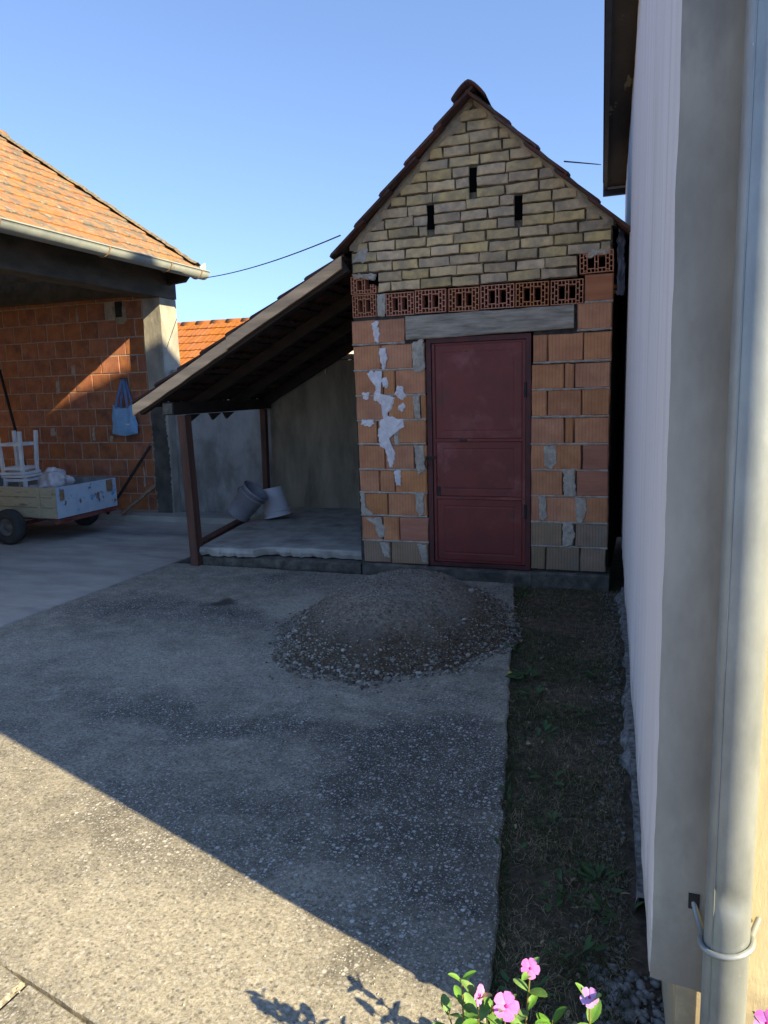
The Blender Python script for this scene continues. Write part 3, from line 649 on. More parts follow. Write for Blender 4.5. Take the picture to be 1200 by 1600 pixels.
# pale foam and mortar smears on the block piers
foam = [
 [(-2.255, 2.20), (-2.20, 2.22), (-2.185, 2.10), (-2.195, 2.03), (-2.235, 2.035), (-2.24, 2.12)],
 [(-2.19, 1.99), (-2.13, 1.985), (-2.115, 1.90), (-2.145, 1.80), (-2.175, 1.81), (-2.185, 1.90)],
 [(-2.31, 1.775), (-2.26, 1.80), (-2.17, 1.79), (-2.18, 1.72), (-2.20, 1.68), (-2.19, 1.57), (-2.10, 1.58), (-2.06, 1.56), (-2.09, 1.47), (-2.13, 1.44), (-2.14, 1.37), (-2.17, 1.36), (-2.175, 1.49), (-2.25, 1.55), (-2.23, 1.70), (-2.28, 1.72)],
 [(-2.19, 1.72), (-2.13, 1.74), (-2.11, 1.68), (-2.13, 1.64), (-2.17, 1.66)],
 [(-2.06, 1.60), (-2.04, 1.66), (-1.99, 1.66), (-1.955, 1.57), (-1.99, 1.545), (-2.03, 1.555)],
 [(-2.36, 1.61), (-2.30, 1.615), (-2.30, 1.555), (-2.35, 1.56)],
 [(-2.38, 1.34), (-2.37, 1.375), (-2.26, 1.385), (-2.255, 1.34), (-2.30, 1.32)],
 [(-2.20, 1.37), (-2.13, 1.41), (-1.99, 1.38), (-1.98, 1.32), (-2.02, 1.30), (-2.12, 1.30), (-2.14, 1.21), (-2.11, 1.14), (-2.07, 1.11), (-2.07, 1.04), (-2.10, .955), (-2.125, .96), (-2.15, 1.08), (-2.21, 1.15), (-2.225, 1.25)],
 [(-2.09, .94), (-2.02, .94), (-2.025, .80), (-2.065, .80)],
 [(-2.03, 1.50), (-1.99, 1.52), (-1.96, 1.49), (-2.00, 1.44), (-2.03, 1.46)]]
for i, p in enumerate(foam): patch(p, YF, .012, 'foam', shed, name='foam_smear', seed=20+i)
greys = [[(-1.90, 2.01), (-1.80, 2.06), (-1.785, 1.80), (-1.83, 1.765), (-1.89, 1.77)], [(-1.90, 1.58), (-1.835, 1.58), (-1.835, 1.38), (-1.885, 1.38)],
 [(-2.08, 1.30), (-2.035, 1.30), (-2.03, 1.155), (-2.07, 1.155)], [(-1.895, 1.155), (-1.81, 1.15), (-1.80, .95), (-1.86, .885), (-1.885, .96)],
 [(-1.895, .73), (-1.82, .74), (-1.82, .55), (-1.865, .535), (-1.89, .6)], [(-2.36, .51), (-2.22, .52), (-2.18, .42), (-2.19, .34), (-2.25, .33), (-2.28, .44)],
 [(-2.41, .74), (-2.365, .74), (-2.36, .60), (-2.29, .56), (-2.29, .53), (-2.40, .53)], [(-1.89, .29), (-1.80, .29), (-1.79, .12), (-1.84, .13)],
 [(-.80, 1.15), (-.70, 1.15), (-.695, 1.0), (-.74, .955), (-.79, .975)], [(-.645, .96), (-.55, .96), (-.54, .74), (-.635, .735)],
 [(-.84, .735), (-.78, .73), (-.765, .56), (-.80, .525), (-.83, .56)], [(-.55, .74), (-.46, .72), (-.455, .62), (-.49, .52), (-.535, .53)],
 [(-.645, .52), (-.57, .53), (-.54, .42), (-.57, .33), (-.64, .32)], [(-2.24, .29), (-2.15, .29), (-2.14, .15), (-2.20, .16)]]
for i, p in enumerate(greys): patch(p, YF, .009, 'mortar', shed, name='mortar_patch', seed=50+i, amp=.008)
# plinth
def rough_bar(x0, x1, yf0, yf1, yb, z0, z1, seed, n=40, amp=.012, notch=None):
    vs = []
    for i in range(n+1):
        t = i/n; x = x0+(x1-x0)*t; yf = yf0+(yf1-yf0)*t
        if notch: yf += notch(x)
        a = fn((x, seed, 0), 5, seed)*amp; b = fn((x, seed, 0), 17, seed+1)*amp
        vs += [(x, yf+a*.5, z0), (x, yf+b*.6, z0+(z1-z0)*.5), (x, yf+a+b*.4-.002, z1-.012+a*.3), (x, yf+.016+a+b*.8, z1+b*.15), (x, yb, z1), (x, yb, z0)]
    fs = [(i*6+k, i*6+(k+1) % 6, (i+1)*6+(k+1) % 6, (i+1)*6+k)[::-1] for i in range(n) for k in range(6)]
    mb = MB(); mb.add(vs, fs+[tuple(range(6)), tuple(range(n*6+5, n*6-1, -1))]); return mb
part('foundation', rough_bar(-2.40, -1.80, YF-.03, YF-.03, YF+.3, -.05, .10, 3, n=20), 'plinth', shed)
part('foundation', rough_bar(-.885, -.27, YF-.05, YF-.04, YF+.3, -.05, .105, 5, n=20), 'plinth', shed)
part('foundation', rough_bar(-1.797, -.888, YF-.04, YF-.05, YF+.3, -.05, .095, 4, n=30, amp=.03), 'plinth', shed, label='broken concrete threshold under the door')
# ---- door
dx0, dx1, dz0, dz1 = -1.778, -.905, .125, 2.045
fr = MB(); w = .04
fr.box(dx0, dx0+w, YF+.01, YF+.075, dz0-.02, dz1-.0); fr.box(dx1-w, dx1, YF+.01, YF+.075, dz0-.02, dz1)
fr.box(dx0+w, dx1-w, YF+.012, YF+.075, dz1-w, dz1); fr.box(dx0+w, dx1-w, YF+.012, YF+.075, dz0-.02, dz0+.012)
part('door_frame', fr, 'doorframe', shed)
door = part('door', MB().box(dx0+w+.004, dx1-w-.004, YF+.034, YF+.06, dz0+.016, dz1-w-.004), 'door', shed)
lx0, lx1 = dx0+w+.004, dx1-w-.004
zz = [dz0+.02, .705, 1.195, dz1-w-.008]
def panel(x0, x1, z0, z1):
    """pressed sheet panel with a raised rim and a shallow inner rectangle"""
    mb = MB(); y = YF+.030
    lev = [(0, y+.003), (.006, y-.0005), (.055, y), (.062, y+.0016), (.067, y+.0016), (.074, y), (.5, y)]
    prev = None; vs = []; fs = []
    for k, (o, yy) in enumerate(lev[:-1]):
        vs += [(x0+o, yy, z0+o), (x1-o, yy, z0+o), (x1-o, yy, z1-o), (x0+o, yy, z1-o)]
        if k: fs += [((k-1)*4+i, (k-1)*4+(i+1) % 4, k*4+(i+1) % 4, k*4+i) for i in range(4)]
    k = len(lev)-2; fs.append((k*4, k*4+1, k*4+2, k*4+3))
    mb.add(vs, fs); return mb
for a, b in zip(zz, zz[1:]): part('door_panel', panel(lx0+.028, lx1-.028, a+.012, b-.012), 'door', door)
for z_ in (.705, 1.195): part('cross_bar', MB().box(lx0+.005, lx1-.005, YF+.022, YF+.033, z_-.011, z_+.011), 'door', door)
for x_ in (lx0+.012, lx1-.012): part('stile', MB().box(x_-.011, x_+.011, YF+.024, YF+.0335, dz0+.02, dz1-w-.008), 'door', door)
for z_ in (.60, 1.60): part('hinge', MB().tube([(dx1-w-.002, YF+.012, z_-.06), (dx1-w-.002, YF+.012, z_+.06)], .012, 10), 'black', door)
part('lock_plate', MB().box(lx0+.03, lx0+.055, YF+.020, YF+.0285, .72, .80), 'black', door)
part('door_knob', MB().lathe([(0, -.035), (.014, -.032), (.018, -.02), (.01, -.01), (.01, 0)], (lx0+.042, YF+.024, .86), (0, -1, 0), 12), 'black', door)
part('hasp', MB().box(dx0-.02, dx0+.06, YF-.002, YF+.009, 1.035, 1.06).tube([(dx0-.005, YF-.012, 1.05), (dx0-.02, YF-.02, 1.0), (dx0-.005, YF-.012, .955), (dx0+.01, YF-.01, 1.0)], .006, 6), 'black', door)
part('bolt', MB().box(-1.50, -1.44, YF+.012, YF+.0215, 1.187, 1.203), 'black', door)
# ---- shed roof
tm = tile_mesh('roof_tile', 'tile', t=.020)
c, s = math.cos(math.atan(.955)), math.sin(math.atan(.955))
# right slope, a = +Y, up = -X
y0 = 5.935
roof(shed, tm, (-.175, y0, 2.73), (0, 1, 0), (-c, 0, s), 11, 5, ex=.312, jit=.014)
roof(shed, tm, (-2.56, y0+11*.23, 2.72), (0, -1, 0), (c, 0, s), 11, 5, ex=.318, jit=.014)
ridge(shed, 'tile', (-1.36, y0-.02, 3.875), (-1.36, 8.47, 3.875), 7, r=.115)
# battens & verge rafters under tiles
mb = MB()
for j in range(5):
    for sg in (-1, 1):
        x = -1.36+sg*(.13+.235*j); z_ = 3.80-.955*(.13+.235*j)+.03
        mb.bar((x, y0+.20, z_), (x, 8.45, z_), .04, .03, (sg*.7, 0, .7))
part('battens', mb, 'wooddark', shed)
mb = MB()
for sg in (-1, 1):
    for y_ in (7.0, 8.1): mb.bar((-1.36, y_, 3.78), (-1.36+sg*1.02, y_, 3.78-.97), .06, .09)
part('rafters', mb, 'wooddark', shed)
for (x, z_, r_) in ((-1.475, 3.80, .03), (-1.50, 3.755, .025)): 
    part('mortar_lump', MB().lathe([(0, -r_), (r_*.8, -r_*.5), (r_, .0), (r_*.7, r_*.7), (0, r_)], (x, YF-.06, z_), (0, 0, 1), 8), 'mortar', shed)

# ================================================================== LEAN-TO
lean = thing('lean_to', (-3.4, 7.2, 0), 'open lean-to with tiled sloping roof against the left side of the brick shed', 'lean-to')
LS = .527
LZ = lambda x: 1.545+LS*(x+4.73)
c, s = math.cos(math.atan(LS)), math.sin(math.atan(LS))
tmd = tm
tml = tile_mesh('roof_tile', 'shadedtile', t=.02)
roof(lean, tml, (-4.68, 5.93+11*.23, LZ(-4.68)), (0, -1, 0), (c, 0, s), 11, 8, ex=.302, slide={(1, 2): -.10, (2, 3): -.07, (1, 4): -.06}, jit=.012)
# verge board in two lengths
def board(x0, x1, y0, y1, top, h, m, nm, par, lab=None):
    mb = MB(); n = 24; vs = []
    for i in range(n+1):
        x = x0+(x1-x0)*i/n; z = LZ(x)+top+.004*fn((x, 1, 0), 6, 3); b = .005*fn((x, 2, 0), 11, 5)
        vs += [(x, y0, z-h+b), (x, y0, z), (x, y1, z), (x, y1, z-h+b)]
    fs = [(i*4+k, i*4+(k+1) % 4, (i+1)*4+(k+1) % 4, (i+1)*4+k) for i in range(n) for k in range(4)]
    mb.add(vs, fs+[(3, 2, 1, 0), (n*4, n*4+1, n*4+2, n*4+3)]); return part(nm, mb, m, par, label=lab)
board(-4.675, -3.60, 5.905, 5.93, -.018, .10, 'board', 'verge_board', lean)
board(-3.595, -2.455, 5.90, 5.926, -.006, .10, 'board', 'verge_board', lean)
# rafters, battens, eaves beam, posts
for y_ in (5.98, 6.8, 7.6, 8.35):
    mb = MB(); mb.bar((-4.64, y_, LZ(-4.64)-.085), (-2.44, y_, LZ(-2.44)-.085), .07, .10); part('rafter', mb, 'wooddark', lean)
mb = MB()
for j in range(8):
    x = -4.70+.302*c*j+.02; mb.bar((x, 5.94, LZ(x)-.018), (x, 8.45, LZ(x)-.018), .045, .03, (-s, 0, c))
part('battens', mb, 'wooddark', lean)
mb = MB(); mb.bar((-4.29, 5.94, 1.515), (-4.60, 8.44, 1.515), .11, .12); part('eaves_beam', mb, 'wooddark', lean)
mb = MB(); mb.bar((-4.29, 5.925, 1.515), (-4.291, 5.938, 1.515), .10, .10); part('beam_end', mb, 'plinth', lean)
mb = MB(); mb.bar((-4.165, 6.0, 1.45), (-4.115, 5.985, .0), .085, .10, (0, 1, 0)); part('post', mb, 'woodbrown', lean)
mb = MB(); mb.bar((-4.60, 8.34, 1.45), (-4.62, 8.34, .0), .07, .07, (0, 1, 0)); part('post', mb, 'woodbrown', lean)
mb = MB(); mb.bar((-4.17, 6.06, .12), (-4.52, 7.62, .12), .10, .15); part('sill_timber', mb, 'woodbrown', lean)
# hanging tile scraps at the eaves
for y_, dx in ((6.3, .0), (6.65, .03), (7.0, -.02)):
    mb = MB(); mb.add([(-4.35+dx, y_, 1.45), (-4.33+dx, y_+.2, 1.45), (-4.34+dx, y_+.05, 1.38), (-4.33+dx, y_, 1.45), (-4.31+dx, y_+.2, 1.45), (-4.32+dx, y_+.05, 1.38)], [(0, 1, 2), (5, 4, 3), (0, 2, 5, 3), (1, 4, 5, 2), (0, 3, 4, 1)])
    part('mortar_drip', mb, 'wooddark', lean)
# concrete platform
plat = thing('concrete_platform', (-3.3, 7.2, 0), 'low two-layer concrete platform with a chipped notched front edge under the lean-to roof', 'platform')
def notch(x):
    if x < -3.52: return 0
    if x < -3.43: return .13*(x+3.52)/.09
    return .13
def skewbar(z0, z1, fr, seed, ntc, amp):
    n = 60; vs = []
    for i in range(n+1):
        t = i/n; x = -4.085+(t)*(1.655); xb = -4.59+t*(2.15)
        yf = fr+(.035*t)+(ntc(x) if ntc else 0)
        a = fn((x, seed, 0), 5, seed)*amp; b = fn((x, seed, 0), 19, seed+1)*amp
        vs += [(x, yf+.02+b, z0+b*.3), (x, yf+b*.7, z0+(z1-z0)*.45), (x, yf+a+b*.3, z1-.012), (x, yf+.018+a+b*.5, z1), (xb, 8.49, z1), (xb, 8.49, z0)]
    fs = [(i*6+k, i*6+(k+1) % 6, (i+1)*6+(k+1) % 6, (i+1)*6+k)[::-1] for i in range(n) for k in range(6)]
    mb = MB(); mb.add(vs, fs+[tuple(range(6)), tuple(range(n*6+5, n*6-1, -1))]); return mb
part('upper_slab', skewbar(.098, .18, 5.975, 11, notch, .03), 'slab', plat)
part('lower_course', skewbar(-.05, .085, 6.0, 12, lambda x: .015, .012), 'plinth', plat)

# ================================================================== BOUNDARY WALL
bw = thing('boundary_wall', (-4.2, 8.6, 0), 'stained grey rendered wall closing the yard behind the lean-to', 'wall')
mb = MB(); mb.box(-6.065, -4.60, 8.52, 8.75, -.05, 1.93); part('render', mb, 'wallcement', bw)
mb = MB(); mb.box(-4.597, -2.435, 8.50, 8.75, -.05, 2.02); part('render', mb, 'wallbrown', bw, label='brown stained render inside the lean-to')
z = 2.028; rr = 0
while z < 2.75:
    x = -4.597+(0 if rr % 2 else -.12)
    while x < -2.44:
        xa, xb = max(x, -4.59), min(x+.25, -2.44)
        if xb-xa > .05 and z+.07 < LZ(xa)+.02 and not (abs(xa+3.62) < .13 and rr == 0 and False):
            place_stone('brick', xa+.005, xb-.005, z, z+.066, 8.53+R.uniform(-.012, .012), .15, 'wallbrown', bw, nx=3, nz=1, bev=.006, jit=.005)
        x += .255
    z += .08; rr += 1
mb = MB(); mb.box(-3.79, -3.775, 8.47, 8.50, 1.86, 1.93); part('hook', mb, 'mortar', bw)
# coping blocks on top next to the garage column
x = -6.06
while x < -4.65:
    place_stone('coping_block', x+.004, min(x+.30, -4.62), 1.935, 2.0, 8.52, .22, 'gconc', bw, nx=3, nz=1); x += .304

# ================================================================== GARAGE
gar = thing('open_garage', (-8.6, 6.5, 0), 'open garage at the left with red block back wall and lichened orange tiled roof', 'garage')
GY = 8.5
ph = .2385; z = .072; row = 0; mb = MB(); cnt = 0
while z < 3.3:
    x = -6.30 - (.13 if row % 2 else .0)
    first = True
    x = -6.285
    xs = [x]
    x -= (.17 if row % 2 else .30)
    while x > -11.9: xs.append(x); x -= .303+R.uniform(-.004, .004)
    for a, b in zip(xs, xs[1:]):
        if cnt < 288:
            sk = abs((a+b)/2+6.82) < .12 and 2.62 < z < 2.85
            place_stone('block', b+.006, a-.006, z+.006, z+ph-.006, GY+R.uniform(-.003, .003), .1, 'gblock', gar, rot=R.uniform(-.004, .004), nx=2, nz=1, bev=.005, jit=.002, warp=.003) if not sk else None
            cnt += 1
    z += ph; row += 1
part('added_front_wall', MB().box(-12, -6.36, 3.6, 3.8, 0, 3.3), 'gmortar', gar)  # unseen wall, added to keep the garage interior dark
part('mortar_wall', MB().box(-12, -6.29, GY+.006, GY+.22, 0, 3.3), 'gmortar', gar)
# little niche with pale rim (vent)
for q in (MB().box(-6.90, -6.865, GY-.012, GY+.01, 2.66, 2.90), MB().box(-6.74, -6.705, GY-.012, GY+.01, 2.68, 2.88), MB().box(-6.90, -6.705, GY-.014, GY+.01, 2.62, 2.665)):
    pass
patch([(-6.93, 2.86), (-6.88, 2.87), (-6.875, 2.72), (-6.76, 2.72), (-6.755, 2.88), (-6.70, 2.86), (-6.70, 2.68), (-6.76, 2.63), (-6.88, 2.64)], GY-.004, .006, 'ymortar', gar, name='vent_rim', seed=71, amp=.01)
part('vent_shade_plate', MB().box(-6.873, -6.762, GY-.012, GY+.004, 2.725, 2.93), 'black', gar)  # flat black plate stands for the shade inside the vent
# mortar smears on garage wall
for i, (x, z_, w_, h_) in enumerate(((-8.20, 1.12, .10, .13), (-8.02, 1.72, .07, .2), (-7.72, 1.98, .08, .14), (-7.45, 1.05, .05, .2), (-7.15, 1.02, .06, .1), (-9.1, 2.1, .1, .12), (-6.63, .4, .03, .3), (-7.55, 2.7, .04, .2))):
    patch([(x, z_), (x+w_, z_+.01), (x+w_*.8, z_+h_), (x+.01, z_+h_*.9)], GY-.003, .005, 'gmortar', gar, name='mortar_patch', seed=80+i, amp=.014)
# column & beams
col = MB()
def column(x0, x1, y0, y1, z0, z1, n=26):
    vs = []
    for i in range(n+1):
        z = z0+(z1-z0)*i/n; e = lambda k: fn((k, z, 0), 5, k)*.008
        vs += [(x0+e(1), y0+e(2), z), (x1+e(3), y0+e(4), z), (x1+e(5), y1, z), (x0, y1, z)]
    fs = [(i*4+k, i*4+(k+1) % 4, (i+1)*4+(k+1) % 4, (i+1)*4+k) for i in range(n) for k in range(4)]
    mb = MB(); mb.add(vs, fs+[(3, 2, 1, 0), (n*4, n*4+1, n*4+2, n*4+3)]); return mb
part('corner_column', column(-6.345, -6.07, 8.38, 8.74, -.05, 2.925), 'gconc', gar)
patch([(-6.34, .0), (-6.10, .0), (-6.085, .9), (-6.12, 1.5), (-6.2, 1.75), (-6.33, 1.62)], 8.376, .003, 'gconcdark', gar, name='mould_stain', seed=91, amp=.02)
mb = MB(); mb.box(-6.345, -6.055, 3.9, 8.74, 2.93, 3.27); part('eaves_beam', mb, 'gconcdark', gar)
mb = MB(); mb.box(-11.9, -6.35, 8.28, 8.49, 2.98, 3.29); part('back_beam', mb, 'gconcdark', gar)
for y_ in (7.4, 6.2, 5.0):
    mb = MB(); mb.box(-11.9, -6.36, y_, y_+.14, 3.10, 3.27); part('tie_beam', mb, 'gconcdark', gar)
part('corner_column', column(-6.345, -6.07, 3.9, 4.2, -.05, 2.925), 'gconc', gar)
mb = MB(); mb.box(-12.2, -12.0, 3.9, 8.74, 0, 3.27); part('added_side_wall', mb, 'gmortar', gar)  # unseen wall, added to shade the inside of the garage
gs = .66; gc, gsn = math.cos(math.atan(gs)), math.sin(math.atan(gs))
EX, EZ = -5.65, 3.255
mb = MB(); mb.prism([(-12.05, 3.272), (-6.2, 3.272), (-6.2, EZ+.66*(.44)-.12), (-9.16, EZ+.66*(3.4)-.12)], 8.5, 8.72); part('added_gable_wall', mb, 'gconcdark', gar)  # hidden gable infill, added to keep light out under the roof
rl = .335; nC = 12; xr = EX-rl*nC*gc; zr = EZ+rl*nC*gsn
gt = tile_mesh('roof_tile', 'gtile', lod=True, amp=.35, t=.022)
roof(gar, gt, (EX, 8.85-23*.23, EZ), (0, 1, 0), (-gc, 0, gsn), 23, 12, ex=rl)
# boards under the tiles, far slope, ridge
mb = MB(); n_ = Vector((gsn, 0, gc))
def plank(mb, x0, z0, x1, z1, y0, y1, t):
    mb.add([(x0, y0, z0), (x1, y0, z1), (x1, y1, z1), (x0, y1, z0), (x0, y0, z0-t), (x1, y0, z1-t), (x1, y1, z1-t), (x0, y1, z0-t)],
           [(0, 3, 2, 1), (4, 5, 6, 7), (0, 1, 5, 4), (1, 2, 6, 5), (2, 3, 7, 6), (3, 0, 4, 7)])
plank(mb, EX-.02, EZ+.0, xr, zr-.01, 3.60, 8.80, .03); part('roof_boarding', mb, 'wooddark', gar)
mb = MB(); plank(mb, xr-.001, zr, xr-(EX-xr), EZ, 3.7, 9.0, .06); part('far_slope', mb, 'gtile', gar)
ridge(gar, 'gtile', (xr, 3.7, zr+.03), (xr, 9.0, zr+.03), 14, r=.13)
mb = MB()
for y_ in (4.3, 5.3, 6.3, 7.3, 8.2): mb.bar((EX+.02, y_, EZ-.055), (xr, y_, zr-.07), .07, .06)
part('rafters', mb, 'wooddark', gar)
mb = MB(); mb.prism([(-6.06, 3.10), (-5.80, 3.12), (-5.72, 3.20), (-5.72, 3.24), (-6.06, 3.42)], 8.55, 8.62); part('rafter_end', mb, 'wooddark', gar)
# mortar and lichen along the far verge
k = 70; vs = []
for i in range(k+1):
    t = i/k; x = EX-.08+(xr-EX+.08)*t; z_ = EZ+(EX-x)*gs+.045+.03*abs(fn((x, 0, 0), 9, 3)); yy = 8.85+.025*fn((x, 0, 1), 6)
    vs += [(x, yy-.10, z_+.005), (x, yy-.03, z_+.03), (x, yy+.03, z_), (x, yy+.02, z_-.10)]
mb = MB(); mb.add(vs, [(i*4+j, i*4+j+1, (i+1)*4+j+1, (i+1)*4+j)[::-1] for i in range(k) for j in range(3)]); part('verge_mortar', mb, 'mossmortar', gar)
# gutter
gx, gr_ = -5.60, .095
def half(y0, y1, r, t, zt0, zt1):
    n = 10; vs = []
    for y, zt in ((y0, zt0), (y1, zt1)):
        for rr in (r, r-t):
            for i in range(n+1):
                q = math.pi+math.pi*i/n; vs.append((gx+math.cos(q)*rr, y, zt+math.sin(q)*rr*1.05))
    m_ = n+1; fs = []
    for i in range(n):
        fs.append((i, i+1, 2*m_+i+1, 2*m_+i)[::-1]); fs.append((m_+i, 2*m_+m_+i, 2*m_+m_+i+1, m_+i+1)[::-1])
        fs.append((i, m_+i, m_+i+1, i+1)); fs.append((2*m_+i, 2*m_+i+1, 3*m_+i+1, 3*m_+i))
    fs += [(0, 2*m_, 3*m_, m_), (n, m_+n, 3*m_+n, 2*m_+n)]
    mb = MB(); mb.add(vs, fs, True); return mb
gb = half(3.8, 8.73, gr_, .003, 3.243, 3.25)
gb.tube([(gx+gr_, 3.8, 3.243), (gx+gr_, 8.73, 3.25)], .009, 8)
gut = part('gutter', gb, 'gutter', gar)
mb = MB(); n = 12
mb.add([(gx+math.cos(math.pi+math.pi*i/n)*gr_, 8.732, 3.25+math.sin(math.pi+math.pi*i/n)*gr_*1.05) for i in range(n+1)], [tuple(range(n+1))]); part('end_cap', mb, 'gutter', gut)
for y_ in (4.6, 5.36, 6.8, 7.9, 8.55):
    mb = MB(); mb.tube([(gx+math.cos(math.pi+math.pi*i/10)*(gr_+.006), y_, 3.247+math.sin(math.pi+math.pi*i/10)*(gr_+.006)*1.05) for i in range(11)], .008, 6); part('gutter_bracket', mb, 'rust', gut)
mb = MB(); mb.add([(gx+.02, 8.62, 3.25), (gx+.03, 8.72, 3.25), (gx+.04, 8.71, 3.36), (gx+.03, 8.68, 3.35), (gx+.01, 8.62, 3.30), (gx+.035, 8.62, 3.25), (gx+.045, 8.72, 3.25), (gx+.055, 8.71, 3.36), (gx+.045, 8.68, 3.35), (gx+.025, 8.62, 3.30)],
    [(0, 1, 2, 3, 4), (9, 8, 7, 6, 5), (0, 5, 6, 1), (1, 6, 7, 2), (2, 7, 8, 3), (3, 8, 9, 4), (4, 9, 5, 0)])
solo('bent_scrap', mb, 'gutter', 'small pale scrap of bent sheet stuck in the far end of the garage gutter', 'scrap')

# ================================================================== NEIGHBOUR HOUSE
nb = thing('neighbour_house', (-8.5, 14.5, 0), 'low house beyond the wall with a bright orange tiled roof', 'house')
ns = .60; nc_, nsn = math.cos(math.atan(ns)), math.sin(math.atan(ns))
ot = tile_mesh('roof_tile', 'otile', lod=True, amp=.5, t=.022)
ny0, nz0 = 14.5-8*.33*nc_, 3.27-8*.33*nsn
roof(nb, ot, (-12.2, ny0, nz0), (1, 0, 0), (0, nc_, nsn), 30, 8, ex=.33, jit=.003)
ridge(nb, 'otile', (-12.2, 14.5, 3.27), (-5.3, 14.5, 3.27), 18, r=.10)
mb = MB(); mb.box(-12, -5.5, ny0+.35, 16.6, -.1, nz0+.12); part('wall', mb, 'plasterext', nb)
mb = MB(); mb.add([(-12.2, 14.5, 3.27), (-5.3, 14.5, 3.27), (-5.3, 17.1, 1.75), (-12.2, 17.1, 1.75), (-12.2, 14.5, 3.2), (-5.3, 14.5, 3.2), (-5.3, 17.1, 1.68), (-12.2, 17.1, 1.68)], [(0, 1, 2, 3), (4, 7, 6, 5), (1, 5, 6, 2), (0, 3, 7, 4), (2, 6, 7, 3)]); part('far_slope', mb, 'otile', nb)
mb = MB(); mb.prism([(-12.0, 1.8), (-5.5, 1.8), (-5.5, 1.85), (-12, 1.85)], ny0+.36, 16.6); part('ceiling', mb, 'wooddark', nb)
for xg in (-12.0, -5.6):
    mb = MB(); mb.add([(xg, ny0+.4, nz0+.12), (xg, 14.5, 3.2), (xg, 16.6, nz0+.12), (xg+.1, ny0+.4, nz0+.12), (xg+.1, 14.5, 3.2), (xg+.1, 16.6, nz0+.12)], [(0, 1, 2), (5, 4, 3), (0, 3, 4, 1), (1, 4, 5, 2)]); part('gable', mb, 'plasterext', nb)

# ================================================================== HOUSE ON THE RIGHT
hs = thing('rendered_house', (4.5, 5, 0), 'tall house at the right with white skimmed wall, grey corner strip and zinc downpipe', 'house')
# white west face: wavy skim
yN, yE, zb, zt = 1.57, 9.2, .30, 3.86
def ke(z): return .0022*fn((z*7, 0, 0), 1, 3)+.0012*fn((z*25, 0, 0), 1, 4)
def wf(u_, v_):
    y = yN+(yE-yN)*(u_**1.6); z = zb+(zt-zb)*v_
    k = .0045*fn((0, y*1.2, z*.35), 2.2, 5)+.0035*fn((0, y*5, z*.5), 1, 6)+.0012*fn((0, y*16, z*.8), 1, 8)
    if v_ == 0: z += .012*fn((0, y*3, 0), 3, 2)
    if u_ == 0: k = ke(z)
    return (wallx(y)+k, y, z)
mb = grid_mesh(150, 120, wf); part('insulation_skin', mb, 'white', hs)
# underside + masonry behind
mb = MB(); mb.add([(wallx(yN), yN, zb), (wallx(yE), yE, zb), (wallx(yE)+.10, yE, zb), (wallx(yN)+.10, yN, zb)], [(0, 3, 2, 1)]); part('insulation_underside', mb, 'rubble', hs)
mb = MB(); mb.add([(wallx(yN)+.055, yN+.005, -.1), (9, yN+.005, -.1), (9, yE, -.1), (wallx(yE)+.055, yE, -.1), (wallx(yN)+.055, yN+.005, 3.85), (9, yN+.005, 3.85), (9, yE, 3.85), (wallx(yE)+.055, yE, 3.85)],
    [(0, 1, 5, 4), (1, 2, 6, 5), (2, 3, 7, 6), (3, 0, 4, 7), (4, 5, 6, 7)]); part('wall', mb, 'yellow', hs)
# grey corner strip on the south side
def gf(u_, v_):
    x = wallx(yN)+(.150-wallx(yN))*u_; z = zb-.004+(zt-zb)*v_
    if v_ == 0: z += -.012*u_+.003*fn((x*30, 0, 0), 1)
    if u_ == 0: x += ke(z)
    return (x, yN-.006+.002*fn((x*8, z*2, 0), 1, 4), z)
part('corner_strip', grid_mesh(8, 120, gf), 'grey', hs)
mb = MB(); mb.box(.150, .1535, yN-.0055, yN+.004, zb-.012, zt); part('strip_edge', mb, 'grey', hs)
# eaves
def eo(y): return -.016-.059*y
mb = MB(); mb.add([(wallx(1.3)-.0, 1.3, 3.865), (eo(1.3)+.03, 1.3, 3.865), (eo(9.3)+.03, 9.3, 3.865), (wallx(9.3)+.1, 9.3, 3.865), (wallx(1.3), 1.3, 3.89), (eo(1.3)+.03, 1.3, 3.89), (eo(9.3)+.03, 9.3, 3.89), (wallx(9.3)+.1, 9.3, 3.89)],
    [(0, 1, 2, 3), (7, 6, 5, 4), (0, 4, 5, 1), (2, 6, 7, 3), (1, 5, 6, 2)]); part('soffit', mb, 'soffit', hs)
mb = MB(); mb.bar((eo(1.3)+.018, 1.3, 3.89), (eo(9.3)+.018, 9.3, 3.89), .035, .11); part('eaves_gutter', mb, 'eavemetal', hs)
mb = MB(); mb.box(eo(9.3)-.01, wallx(9.3)+.1, 9.31, 9.36, 3.78, 3.93); part('end_board', mb, 'eavemetal', hs)
mb = MB(); mb.box(eo(9.3)+.04, wallx(9.3)+.02, 9.285, 9.305, 3.845, 3.8645); part('soffit_trim', mb, 'white', hs)
